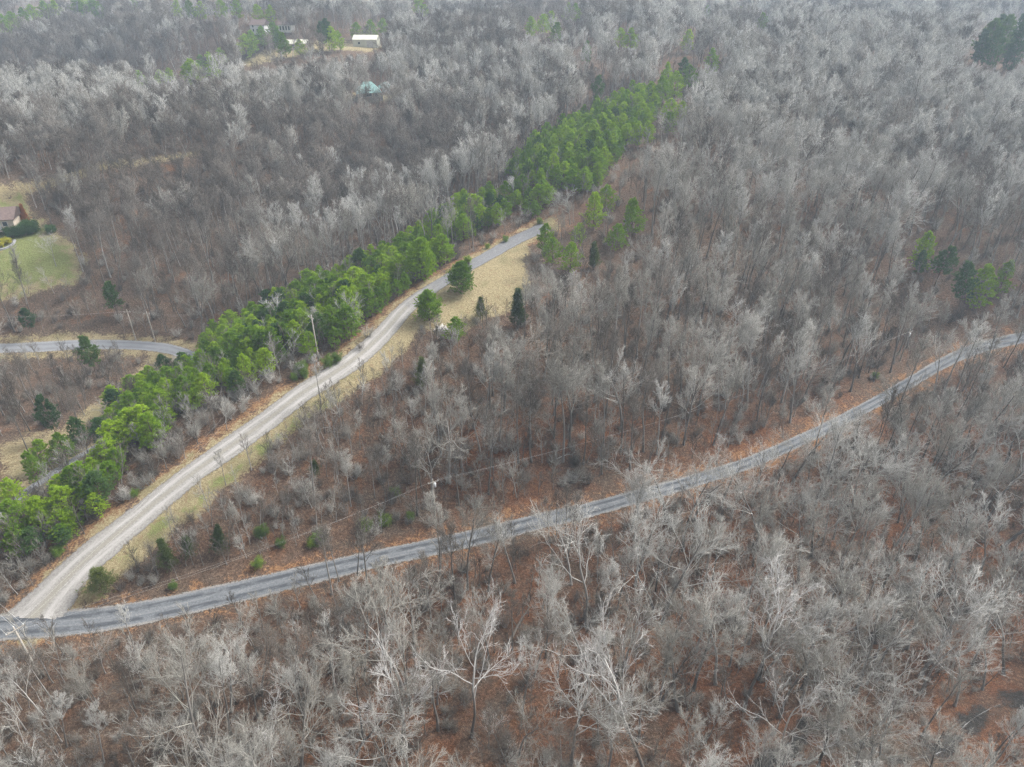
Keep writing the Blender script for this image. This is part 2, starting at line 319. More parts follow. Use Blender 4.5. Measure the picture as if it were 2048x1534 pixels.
def tag(o, label=None, cat=None, group=None, kind=None):
    if label: o["label"] = label
    if cat: o["category"] = cat
    if group: o["group"] = group
    if kind: o["kind"] = kind
    return o

# ------------------------------------------------------------------ roads, grass and creek lines (picture positions laid onto the ground)
LOWER = gpoly([(-260,1262),(-90,1262),(0,1255),(110,1249),(220,1237),(330,1217),(450,1190),(560,1164),(640,1145),(740,1121),(840,1100),(940,1078),(1040,1053),(1140,1029),(1240,1003),(1340,976),(1430,949),(1520,917),(1620,872),(1700,832),(1760,800),(1820,765),(1880,730),(1950,699),(2048,675),(2160,655),(2300,640)])
DRIVE = gpoly([(66,1242),(92,1208),(140,1150),(200,1096),(265,1044),(330,990),(405,933),(480,880),(545,833),(600,790),(655,755),(700,725),(745,688),(780,652),(805,623),(830,600),(862,578),(905,552),(950,526),(990,504),(1025,484),(1060,467),(1092,453)])
BACK = gpoly([(-150,695),(-60,696),(0,697),(80,694),(160,690),(250,690),(310,694),(355,703),(395,718),(405,740),(385,770),(340,800),(285,838),(235,868),(195,892),(140,925),(80,965),(30,1005),(0,1035),(-60,1090),(-150,1180)])
CREEK = gpoly([(2150,1380),(2048,1395),(1985,1415),(1930,1450),(1890,1500),(1800,1520),(1740,1495),(1680,1455),(1620,1450),(1585,1480),(1530,1534),(1480,1590)])
CREEK2 = gpoly([(1905,1165),(1860,1195),(1800,1238),(1752,1262),(1735,1295),(1705,1335),(1668,1400),(1640,1452)])
CLEAR = gpoly([(890,560),(950,528),(1020,492),(1058,490),(1052,535),(1066,580),(1035,610),(1000,632),(960,640),(925,668),(880,672),(845,655),(820,690),(775,735),(700,790),(660,815),(610,840),(560,880),(520,925),(455,975),(385,1035),(300,1105),(230,1165),(150,1225),(118,1222),(200,1120),(330,1008),(480,896),(600,806),(700,740),(785,662),(835,608)])
GREENV = gpoly([(650,790),(590,830),(500,890),(430,950),(300,1050),(210,1130),(240,1130),(330,1070),(450,985),(530,920),(600,865),(690,800)])
LAWN = gpoly([(-140,395),(0,395),(40,385),(62,420),(100,455),(150,490),(165,530),(150,565),(80,580),(0,600),(-140,610)])
VALLEY = gpoly([(120,860),(175,815),(240,780),(262,745),(300,720),(340,735),(290,790),(220,830),(170,880),(90,930),(0,1000),(0,880)])
FARF = gpoly([(440,142),(500,118),(545,98),(610,84),(660,82),(720,84),(770,92),(745,104),(690,100),(620,106),(560,118),(500,135)])
STRIPF = gpoly([(-60,372),(0,368),(60,360),(160,335),(280,318),(400,300),(400,308),(290,330),(170,350),(60,385),(0,400),(-60,405)])
TEALY = gpoly([(700,200),(760,205),(840,185),(850,178),(770,180),(700,185)])

def make_ground():
    s = Mesh(); nx, ny = len(GX), len(GY); V = np.stack([GXX, GYY, GZ], -1)
    i = np.arange(nx * ny).reshape(ny, nx); q = np.stack([i[:-1, :-1], i[:-1, 1:], i[1:, 1:], i[1:, :-1]], -1).reshape(-1, 4)
    s.add(V, q); me = s.mesh("ground", M['ground']); X, Y = GXX.ravel(), GYY.ravel()
    u, v = project(np.stack([X, Y, GZ.ravel()], 1))
    def zone(poly, soft): 
        k = inside(X, Y, poly); d = polydist(X, Y, poly, True); return np.where(k, .5 + np.clip(d / soft, 0, .5), .5 - np.clip(d / soft, 0, .5))
    dl, dd, db = polydist(X, Y, LOWER), polydist(X, Y, DRIVE), polydist(X, Y, BACK)
    dry = np.maximum.reduce([zone(CLEAR, 4), zone(FARF, 8) , zone(STRIPF, 6) * .95, zone(VALLEY, 10) * .95, zone(LAWN, 6), zone(TEALY, 8) * .75,
        .60 * (1 - smooth(3, 7, dd)), .62 * (1 - smooth(3, 7, db))])
    green = np.maximum.reduce([zone(GREENV, 5) * .72, zone(LAWN, 12) * .84, zone(VALLEY, 14) * .35])
    orange = np.maximum.reduce([.44 * (1 - smooth(2.2, 6.0, dl)), .62 * (1 - smooth(4, 9, dd)), .55 * (1 - smooth(3, 6, db))])
    wet = np.maximum(.62 * (1 - smooth(.8, 2.8, polydist(X, Y, CREEK))), .6 * (1 - smooth(.4, 1.8, polydist(X, Y, CREEK2))))
    rusty = np.clip(.30 + .85 * smooth(600, 960, v) * (1 - .75 * smooth(900, 450, u) * smooth(1000, 1250, v)) * (1 - .4 * smooth(600, 250, u)), 0, 1) * np.where(u < 700, .55 + .45 * smooth(1150, 1300, v), 1)
    for nme, val in (("dry", dry), ("green", green), ("orange", orange), ("wet", wet), ("rusty", rusty)):
        a = me.attributes.new(nme, 'FLOAT', 'POINT'); a.data.foreach_set("value", val.astype(np.float32))
    return tag(obj("ground", me), "leaf-strewn hilly ground under the winter wood", kind='structure')
make_ground()
def ribbon(name, line, widths, m, lift, cross=9, label=None, mouth=None):
    L = spline(line); n = len(L); t = np.gradient(L, axis=0); t /= np.linalg.norm(t, axis=1, keepdims=True); nrm = np.stack([-t[:, 1], t[:, 0]], 1)
    along = np.concatenate([[0], np.cumsum(np.linalg.norm(np.diff(L, axis=0), axis=1))]); wd = np.interp(np.linspace(0, 1, n), np.linspace(0, 1, len(widths)), widths)
    a = np.linspace(-1, 1, cross); XY = L[:, None, :] + nrm[:, None, :] * (a[None, :] * wd[:, None] / 2)[..., None]
    if mouth is not None:                                               # the first metres fan out to meet the other road
        row = mouth[0][None] * (.5 - a[:, None] / 2) + mouth[1][None] * (.5 + a[:, None] / 2); g = np.exp(-(along / 5.5) ** 2)[:, None, None]; XY = XY * (1 - g) + row[None] * g
    Z = H(XY[..., 0], XY[..., 1]) + lift + .05 * (1 - a[None, :] ** 2); V = np.concatenate([XY, Z[..., None]], -1)
    i = np.arange(n * cross).reshape(n, cross); q = np.stack([i[:-1, :-1], i[1:, :-1], i[1:, 1:], i[:-1, 1:]], -1).reshape(-1, 4)
    s = Mesh(); s.add(V, q[:, ::-1]); me = s.mesh(name, m)
    for nme, val in (("across", np.broadcast_to(a, (n, cross))), ("along", np.broadcast_to(along[:, None], (n, cross)))):
        at = me.attributes.new(nme, 'FLOAT', 'POINT'); at.data.foreach_set("value", np.ascontiguousarray(val, np.float32).ravel())
    o = tag(obj(name, me), label, kind='structure'); return o
ribbon("paved_road", LOWER, [5.4, 4.6, 3.7, 3.0, 2.8, 2.9, 3.2, 3.6], M['asphalt'], .06, label="worn grey paved lane running across the valley")
ribbon("gravel_drive", DRIVE, [8, 6.6, 5.6, 5.3, 5.8, 5.6, 5.6, 5.2, 5.0, 4.6, 4.6, 4.8, 5.2, 5.4], M['gravel'], .075, label="pale gravel drive climbing the ridge", mouth=gpoly([(136,1244),(-6,1238)]))
ribbon("back_road", BACK, [3.7], M['lane'], .06, label="paved lane curving round the foot of the ridge behind the pines")
ribbon("creek", CREEK, [1.4, 1.8, 1.5], M['water'], -.05, 5, "narrow dark creek in the wood")
ribbon("creek_branch", CREEK2, [.6, .9, 1.1], M['water'], -.05, 5, "small dark side creek in the wood")

# ------------------------------------------------------------------ tree builders
def spawn(rg, P, Rr, k, t0, t1, ang, angsd, lenf, n, up, wander, rf, taper=.35, lmin=0):
    """k children on every parent polyline: returns polylines (N*k, n+1, 3) and radii"""
    Nn, m, _ = P.shape; plen = np.linalg.norm(np.diff(P, axis=1), axis=2).sum(1)
    base = (np.arange(k) + rg.uniform(0, 1, (Nn, k))) / k; t = t0 + (t1 - t0) * base
    x = t * (m - 1); i = np.minimum(x.astype(int), m - 2); f = (x - i)[..., None]; r = np.arange(Nn)[:, None]
    O = P[r, i] * (1 - f) + P[r, i+1] * f; T = P[r, i+1] - P[r, i]; T /= np.linalg.norm(T, axis=2, keepdims=True) + 1e-9
    rad = Rr[r, i] * (1 - f[..., 0]) + Rr[r, i+1] * f[..., 0]
    ref = np.where(np.abs(T[..., 2:3]) < .95, np.array([0, 0, 1.]), np.array([1., 0, 0])); U = np.cross(T, ref); U /= np.linalg.norm(U, axis=2, keepdims=True) + 1e-9; W = np.cross(T, U)
    az = (np.arange(k) * 2.399 + rg.uniform(0, 6.28, (Nn, 1)) + rg.normal(0, .5, (Nn, k)))[..., None]; an = np.maximum(.1, ang + rg.normal(0, angsd, (Nn, k)))[..., None]
    D = T * np.cos(an) + (U * np.cos(az) + W * np.sin(az)) * np.sin(an)
    L = np.maximum(lenf(t) * plen[:, None], lmin) * rg.uniform(.75, 1.25, (Nn, k))
    O = O.reshape(-1, 3); D = D.reshape(-1, 3); L = L.reshape(-1); r0 = np.minimum(rad.reshape(-1) * rf, rad.reshape(-1))
    out = [O]; p = O
    for sgm in range(n):
        D = D + rg.normal(0, wander, D.shape); D[:, 2] += up; D /= np.linalg.norm(D, axis=1, keepdims=True) + 1e-9
        p = p + D * (L / n)[:, None]; out.append(p)
    return np.stack(out, 1), r0[:, None] * np.linspace(1, taper, n + 1)[None, :]
def stem(rg, h, r, n, wander, lean=0, taper=.3):
    p = np.zeros(3); d = np.array([lean, 0, 1.]); out = [p]
    for i in range(n):
        d = d + np.array([*rg.normal(0, wander, 2), .15 * wander]); d /= np.linalg.norm(d); p = p + d * h / n; out.append(p)
    rr = r * np.linspace(1, taper, n + 1); rr[0] *= 1.35; return np.stack(out)[None], rr[None]
FORMS = {  # trunk share, trunk wander, limbs(k,t0,t1,angle,len), sub(k,len), branchlet(k,len), twig(k,len), up
 'domed':    dict(ts=.76, tw=.05, k1=11, t0=.42, a1=.62, l1=.42, k2=8, l2=.46, k3=7, l3=.50, k4=6, l4=.60, up=.11, w=.11),
 'slender':  dict(ts=.94, tw=.025, k1=17, t0=.55, a1=.74, l1=.18, k2=7, l2=.50, k3=6, l3=.50, k4=6, l4=.55, up=.13, w=.09),
 'spreading':dict(ts=.60, tw=.07, k1=8, t0=.40, a1=.85, l1=.64, k2=9, l2=.44, k3=7, l3=.46, k4=6, l4=.55, up=.07, w=.14),
 'contorted':dict(ts=.62, tw=.10, k1=7, t0=.42, a1=.75, l1=.64, k2=8, l2=.42, k3=6, l3=.42, k4=5, l4=.50, up=.06, w=.24),
 'sapling':  dict(ts=.90, tw=.05, k1=10, t0=.25, a1=.75, l1=.35, k2=5, l2=.50, k3=5, l3=.50, k4=0, l4=.5, up=.12, w=.12)}
def bare_tree(seed, form, h, tmat, cmat, far=False):
    """returns (trunk mesh, crown mesh) or one joined mesh for far trees"""
    rg = np.random.default_rng(seed); f = FORMS[form]; T, TR = stem(rg, h * f['ts'], .0090 * h + .02, 9, f['tw'], 0, .28 if form != 'slender' else .15)
    L1, R1 = spawn(rg, T, TR, f['k1'], f['t0'], 1.0, f['a1'], .18, lambda t: f['l1'] * (1.12 - .62 * (t - f['t0']) / (1 - f['t0'])), 6, f['up'], f['w'], .47, .15)
    k2, k3, k4 = f['k2'], f['k3'], f['k4']
    L2, R2 = spawn(rg, L1, R1, k2, .22, 1.0, .62, .2, lambda t: f['l2'] * (1.15 - .6 * t), 4, f['up'] * .9, f['w'], .58, .30)
    tw = Mesh(); cr = tw if not far else tw
    trunk = Mesh(); trunk.tubes(T, TR, 7)
    crown = Mesh()
    if far:
        crown.tubes(L1, np.maximum(R1, .035), 3); L3, R3 = spawn(rg, L2, R2, 5, .1, 1., .6, .22, lambda t: f['l3'] * (1.1 - .5 * t), 1, .1, .1, .7)
        crown.cones(L2[:, 0], L2[:, 2], .045); crown.cones(L2[:, 2], L2[:, -1], .035); crown.cones(L3[:, 0], L3[:, 1], .03)
        L4, R4 = spawn(rg, L3, R3, 3, .2, 1., .6, .25, lambda t: .75 + 0*t, 1, .12, .1, .7, lmin=.5); crown.cones(L4[:, 0], L4[:, 1], .026)
    else:
        crown.tubes(L1, np.maximum(R1, .026), 5); crown.tubes(L2, np.maximum(R2, .0135), 4)
        L3, R3 = spawn(rg, L2, R2, k3, .12, 1., .50, .20, lambda t: f['l3'] * (1.1 - .5 * t), 2, f['up'] * .9, f['w'], .75, .6, lmin=.35)
        crown.tubes(L3, np.clip(R3, .0085, .03), 3)
        if k4:
            L4, R4 = spawn(rg, L3, R3, k4, .12, 1., .42, .18, lambda t: f['l4'] * (1.1 - .4 * t), 1, .08, .1, .8, lmin=.35); crown.cones(L4[:, 0], L4[:, 1], .0085)
    if far:
        for v, (ff, mm) in zip(crown.v, crown.f): trunk.v.append(v)
        off = sum(len(v) for v in trunk.v) - sum(len(v) for v in crown.v)
        for ff, mm in crown.f: trunk.f.append((ff + off, 1))
        return trunk.mesh("tree_far", [tmat, cmat])
    return trunk.mesh("trunk", tmat), crown.mesh("crown", cmat)
def join_pair(t, c, name):
    s = Mesh()
    for k, me in enumerate((t, c)):
        V = np.empty(len(me.vertices) * 3, np.float32); me.vertices.foreach_get("co", V)
        tot = np.empty(len(me.polygons), np.int32); me.polygons.foreach_get("loop_total", tot); lv = np.empty(len(me.loops), np.int32); me.loops.foreach_get("vertex_index", lv)
        st = np.empty(len(me.polygons), np.int32); me.polygons.foreach_get("loop_start", st); b = s.n; s.v.append(V.reshape(-1, 3)); s.n += len(V) // 3
        for q in (3, 4):
            w_ = tot == q
            if w_.any(): s.f.append((lv[st[w_][:, None] + np.arange(q)].astype(np.int64) + b, k))
    return s.mesh(name, [t.materials[0], c.materials[0]])
def pine_tree(seed, h, cmat, low=.12, wid=.24, top=.9, dens=1.0):
    rg = np.random.default_rng(seed); T, TR = stem(rg, h, .011 * h + .03, 8, .03, 0, .12); nb = int(56 * dens)
    L1, R1 = spawn(rg, T, TR, nb, low, .985, 1.15, .2, lambda t: wid * np.interp((t - low) / (1 - low), [0, .2, .5, .8, 1], [.75, 1.0, .80, .42, .08]), 4, .07, .09, .45, .4)
    trunk = Mesh(); trunk.tubes(T, TR, 7); trunk.tubes(L1, np.maximum(R1, .015), 4)
    L2, R2 = spawn(rg, L1, R1, 7, .25, 1., .8, .25, lambda t: .42 * (1.15 - .6*t), 2, .16, .12, .6, lmin=.3)
    trunk.tubes(L2, np.full(R2.shape, .012), 3)
    C, CR = spawn(rg, L2, R2, 3, .35, 1., .5, .3, lambda t: .12 + 0*t, 1, .35, .1, .6, lmin=.12)
    cen = np.concatenate([C[:, 1], L2[:, -1], L1[:, -1]]); dr = np.concatenate([C[:, 1] - C[:, 0], L2[:, -1] - L2[:, -2], L1[:, -1] - L1[:, -2]]); dr /= np.linalg.norm(dr, axis=1, keepdims=True)
    nb = 10; c = np.repeat(cen, nb, 0); d = np.repeat(dr, nb, 0) * .9 + rg.normal(0, .55, c.shape) + np.array([0, 0, .35]); c = c + rg.normal(0, .06, c.shape)
    crown = Mesh(); crown.blades(c, d, rg.uniform(.28, .48, len(c)), rg.uniform(.065, .105, len(c)), rg)
    return trunk.mesh("trunk", M['pbark']), crown.mesh("crown", cmat)
def cedar_tree(seed, h, cmat, wid=.22):
    rg = np.random.default_rng(seed); T, TR = stem(rg, h, .012 * h + .02, 6, .02, 0, .1)
    L1, R1 = spawn(rg, T, TR, 90, .04, .99, .85, .18, lambda t: wid * (1.15 - 1.0 * t), 3, .16, .08, .4, .4, lmin=.25)
    L2, R2 = spawn(rg, L1, R1, 9, .2, 1., .5, .2, lambda t: .35 + 0*t, 1, .2, .1, .6, lmin=.25)
    c = np.repeat(L2[:, 1], 11, 0) + rg.normal(0, .12, (len(L2) * 11, 3)); d = np.repeat(L2[:, 1] - L2[:, 0], 11, 0) * 1.6 + rg.normal(0, .45, c.shape) + np.array([0, 0, .35])
    crown = Mesh(); crown.blades(c, d, rg.uniform(.2, .36, len(c)), rg.uniform(.06, .10, len(c)), rg); trunk = Mesh(); trunk.tubes(T, TR, 6); trunk.tubes(L1, np.maximum(R1, .012), 3)
    return trunk.mesh("trunk", M['pbark']), crown.mesh("crown", cmat)
def shrub(seed, h, cmat, leaves=True, spread=.55, size=.2, nstem=9):
    """many-stemmed bush; leaves=False leaves the bare twigs"""
    rg = np.random.default_rng(seed); a = rg.uniform(0, 6.28, nstem); sp = rg.uniform(.25, 1, nstem) * spread
    P = np.zeros((nstem, 5, 3)); t = np.linspace(0, 1, 5); 
    for i in range(nstem):
        L = h * rg.uniform(.7, 1.0); P[i, :, 0] = np.cos(a[i]) * sp[i] * L * t ** .8 + np.cos(a[i]) * .1; P[i, :, 1] = np.sin(a[i]) * sp[i] * L * t ** .8 + np.sin(a[i]) * .1; P[i, :, 2] = L * t ** 1.15 * math.sqrt(max(.2, 1 - sp[i] ** 2 * .5))
    P[:, 1:] += rg.normal(0, .06 * h, P[:, 1:].shape) * .6; P[..., 2] = np.maximum(P[..., 2], 0)
    Rr = np.full((nstem, 1), .012 * h + .008) * np.linspace(1, .35, 5)[None]
    L2, R2 = spawn(rg, P, Rr, 9, .15, 1., .65, .22, lambda t: .42 * (1.1 - .5*t), 3, .1, .14, .7, .4)
    L3, R3 = spawn(rg, L2, R2, 6, .1, 1., .62, .22, lambda t: .45 + 0*t, 1, .08, .1, .7, lmin=.2)
    st = Mesh(); st.tubes(P, Rr, 5); cr = Mesh()
    if leaves:
        st.tubes(L2, np.maximum(R2, .012), 3); k = 14; c = np.repeat(L3[:, 1], k, 0) + rg.normal(0, .13 * h ** .5, (len(L3) * k, 3)); c[:, 2] = np.maximum(c[:, 2], .05)
        cr.blades(c, rg.normal(0, 1, c.shape) + np.array([0, 0, .4]), rg.uniform(.7, 1.3, len(c)) * size, rg.uniform(.35, .55, len(c)) * size, rg)
    else:
        cr.tubes(L2, np.maximum(R2, .014), 3); cr.cones(L3[:, 0], L3[:, 1], .013); L4, _ = spawn(rg, L3, R3, 3, .1, 1., .6, .2, lambda t: .6 + 0*t, 1, .06, .1, .7, lmin=.2); cr.cones(L4[:, 0], L4[:, 1], .0115)
    return st.mesh("stems", M['bark'] if not leaves else M['pbark']), cr.mesh("foliage" if leaves else "twigs", cmat)
STD = 18.0
PROTO = {}
for fm, kinds in (('domed', 'gbp'), ('slender', 'gbp'), ('spreading', 'gpw'), ('contorted', 'pw')):
    for kd in kinds:
        tm, cm = {'g': (M['bark'], M['twig']), 'b': (M['bark'], M['brown']), 'p': (M['bark'], M['wtwig']), 'w': (M['white'], M['wwtwig'])}[kd]
        PROTO[fm, kd] = [bare_tree(1000 + ord(kd) * 13 + i * 7 + len(fm) * 101, fm, STD, tm, cm) for i in range(4 if kd == 'g' else 3)]
PINES = [pine_tree(50 + i, 12, M['needle'], low=.06 + .04 * (i % 3), wid=.27 + .025 * (i % 4)) for i in range(6)]
DPINES = [pine_tree(80 + i, 12, M['dneedle'], low=.3, wid=.24) for i in range(3)]
BUSHYPINE = [pine_tree(90 + i, 10, M['needle'], low=.02, wid=.44, dens=2.6) for i in range(2)]
CEDARS = [cedar_tree(120 + i, 8, M['cedar'], .2 + .06 * i) for i in range(3)]
SHRUBS = [shrub(140 + i, 3.0, M['leaf']) for i in range(3)]
BARESH = [shrub(160 + i, 4.0, M['twig'], False, .6) for i in range(3)] + [shrub(170 + i, 4.0, M['brown'], False, .6) for i in range(3)]
SAPS = [join_pair(*bare_tree(200 + i, 'sapling', 7, M['bark'], M['twig'] if i % 2 else M['brown']), "sapling") for i in range(5)]
FAR = [bare_tree(300 + i, ['domed', 'domed', 'spreading'][i % 3], STD, M['bark'], [M['twig'], M['brown'], M['ltwig'], M['twig']][i % 4], far=True) for i in range(12)]
def top_of(me): return max(v.co.z for v in me.vertices) if len(me.vertices) < 50 else float(np.max(vz(me)))
def vz(me):
    a = np.empty(len(me.vertices) * 3, np.float32); me.vertices.foreach_get("co", a); return a[2::3]
HT = {}
def height_of(pair):
    k = pair[1].name
    if k not in HT: HT[k] = max(float(vz(pair[0]).max()), float(vz(pair[1]).max()))
    return HT[k]

# ------------------------------------------------------------------ where things stand
KEEP = [([(0,1232),(200,1218),(450,1168),(650,1126),(655,1160),(450,1214),(200,1262),(0,1276)], .97),
 ([(650,1126),(850,1084),(1050,1036),(1058,1074),(850,1120),(655,1160)], .28),
 ([(1050,1036),(1240,985),(1430,930),(1440,965),(1240,1022),(1058,1074)], .12),
 ([(1430,930),(1620,852),(1800,758),(1900,708),(2048,660),(2048,690),(1900,742),(1800,798),(1620,890),(1440,965)], .30),
 ([(40,1240),(130,1140),(330,975),(480,866),(600,775),(700,712),(780,638),(860,566),(960,512),(1090,446),(1090,466),(970,540),(880,590),(800,660),(720,745),(600,815),(500,900),(340,1020),(200,1140),(130,1240)], .995),
 ([(890,560),(950,528),(1020,492),(1056,490),(1052,535),(1056,580),(1020,610),(985,630),(930,650),(880,655),(845,650),(835,615)], .93),
 ([(835,610),(845,655),(800,700),(740,750),(660,815),(560,880),(480,950),(330,1080),(230,1160),(140,1215),(200,1140),(340,1020),(500,900),(600,815),(720,745)], .62),
 ([(0,685),(160,682),(300,685),(390,705),(395,722),(300,704),(160,702),(0,710)], .88),
 ([(0,400),(60,400),(100,460),(150,500),(155,560),(80,578),(0,590)], .90),
 ([(715,172),(785,172),(785,205),(715,205)], .65), ([(530,84),(760,72),(760,98),(600,112),(480,132),(470,140),(500,118)], .90), ([(500,45),(600,45),(600,66),(500,66)], .45),
 ([(95,870),(180,815),(260,770),(300,790),(230,840),(150,900),(60,930)], .75)]
P1 = [(0,1050),(85,978),(205,900),(202,850),(205,820),(260,765),(370,720),(410,668),(520,610),(620,562),(700,522),(780,482),(880,490),(890,540),(805,590),(765,640),(720,655),(650,690),(560,690),(530,740),(440,785),(390,790),(330,845),(245,890),(205,990),(120,1075),(40,1120),(0,1105)]
P2 = [(800,480),(870,430),(930,400),(1000,375),(1060,365),(1120,375),(1120,405),(1050,418),(960,450),(890,500)]
P3 = [(1010,330),(1060,282),(1120,245),(1200,205),(1280,178),(1325,190),(1310,228),(1275,265),(1235,300),(1200,350),(1190,372),(1100,360),(1040,340)]
KEEP += [([(0,360),(100,342),(350,303),(450,298),(450,318),(350,332),(100,374),(0,405)], .4), ([(0,1022),(80,952),(205,872),(215,898),(90,984),(0,1050)], .8), (P1, .97), (P3, 1.0), (P2, .6), ([(890,505),(955,505),(955,580),(890,585)], .9), ([(828,580),(890,580),(890,630),(828,640)], .9), ([(175,1135),(250,1130),(250,1190),(175,1190)], .9), ([(0,425),(70,415),(75,470),(0,500)], .95)]
BARE_OUT = [(P1, .97), (P3, .93), (P2, .5)]
def grid(x0, x1, y0, y1, s, jit, seed):
    rg = np.random.default_rng(seed); gx, gy = np.meshgrid(np.arange(x0, x1, s), np.arange(y0, y1, s)); gx[1::2] += s / 2
    gx = gx + rg.uniform(-jit, jit, gx.shape) * s; gy = gy + rg.uniform(-jit, jit, gy.shape) * s; return gx.ravel(), gy.ravel()
def seen(x, y, z, lift, mu=60, mv=60):
    u, v = project(np.stack([x, y, z + lift], 1)); return (u > -mu) & (u < 2048 + mu) & (v > -mv) & (v < 1534 + mv) & (y > 0), u, v
OPEN = [CLEAR, LAWN, FARF, TEALY]

# pines: (crown centre in the picture, height, kind)
PSPOT = [(1190,410,11,'n'),(1265,428,12,'n'),(1140,508,9,'n'),(1190,502,8,'c'),(1088,470,9,'n'),(1105,495,8,'n'),(1212,388,8,'n'),(1232,468,8,'n'),(1160,462,7,'n'),
 (1850,490,9,'n'),(1886,520,9,'d'),(1846,524,7,'d'),(1938,562,11,'d'),(1973,566,10,'n'),(2010,548,8,'n'),(1975,80,13,'d'),(1990,95,12,'d'),(2012,72,13,'d'),(2035,85,13,'d'),(2042,60,12,'d'),(2000,60,11,'d'),(1966,95,11,'d'),(2024,118,8,'d'),
 (1175,104,10,'d'),(1196,174,9,'d'),(1335,150,10,'n'),(1352,165,9,'n'),(1368,138,9,'d'),(1380,150,8,'d'),(1425,118,9,'n'),(1376,76,8,'d'),(1340,215,9,'n'),(1362,218,8,'n'),(1330,175,9,'n'),(1300,260,9,'n'),(1340,240,8,'n'),
 (175,700,13,'d'),(95,825,12,'d'),(222,590,12,'d'),(50,635,9,'d'),(150,858,9,'d'),(440,110,9,'d'),(420,118,9,'d'),(400,126,10,'d'),(386,138,10,'n'),(375,142,9,'d'),(425,130,9,'d'),(490,85,11,'d'),(505,78,11,'d'),(525,68,10,'d'),(545,62,11,'d'),(556,72,9,'d'),(568,82,9,'d'),(600,92,7,'d'),
 (642,66,12,'d'),(655,60,12,'d'),(660,72,10,'d'),(678,76,8,'d'),(712,58,9,'d'),(740,55,10,'d'),(765,50,9,'d'),(838,10,10,'d'),(850,20,8,'d'),(280,155,9,'d'),(320,152,8,'n'),(340,148,8,'n'),
 (5,45,12,'d'),(25,40,12,'d'),(45,30,11,'d'),(65,24,11,'d'),(85,18,12,'d'),(110,14,11,'d'),(150,8,13,'d'),(170,6,14,'d'),(185,10,13,'d'),(200,22,10,'d'),(268,10,10,'d'),(350,14,10,'d'),(380,14,10,'d'),(400,18,10,'d'),(440,14,10,'d'),(470,12,10,'d'),(515,22,9,'d'),(540,24,9,'d'),(1060,50,9,'d'),(1085,45,9,'d'),(1100,38,9,'d'),(1135,20,9,'d'),(1150,22,9,'d'),(1415,22,8,'d'),(1480,24,8,'d'),(1525,40,8,'d'),
 (1262,75,9,'n'),(1110,62,9,'d'),(1240,72,8,'n'),
 (60,930,9,'n'),(22,985,10,'n'),(80,900,8,'n'),(120,885,8,'n')]
PSPOT = [(u, v, h * (1.75 if v < 200 and u > 1900 else 1.25 if v < 200 and u < 800 else 1.35 if v < 200 or u > 1800 else 1.0), k) for u, v, h, k in PSPOT]
pines = []      # x, y, height, pair, label key
rgp = np.random.default_rng(5)
gx, gy = grid(-330, 330, 60, 480, 3.3, .42, 21); gz = H(gx, gy); uu, vv = project(np.stack([gx, gy, gz + 4.0], 1))
dk = np.minimum.reduce([polydist(gx, gy, DRIVE), polydist(gx, gy, LOWER), polydist(gx, gy, BACK) + 2.3])
for x, y, u, v, d in zip(gx, gy, uu, vv, dk):
    p = .97 if inside(np.array([u]), np.array([v]), P1)[0] else .97 if inside(np.array([u]), np.array([v]), P3)[0] else .55 if inside(np.array([u]), np.array([v]), P2)[0] else 0
    if p and rgp.uniform() < p and d > 5.0:
        k = 'd' if rgp.uniform() < .12 else 'n'; pines.append([x, y, rgp.uniform(4.8, 8.6), k])
for u, v, h, k in PSPOT:
    q = ground(u, v, h * .62)[0]; pines.append([q[0], q[1], h, k])
pines = [p for p in pines if min(math.hypot(p[0] - c[0], p[1] - c[1]) for c in (ground(921, 575)[0], ground(857, 630)[0], ground(838, 560)[0])) > 4.5]
px_ = np.array([p[0] for p in pines]); py_ = np.array([p[1] for p in pines])

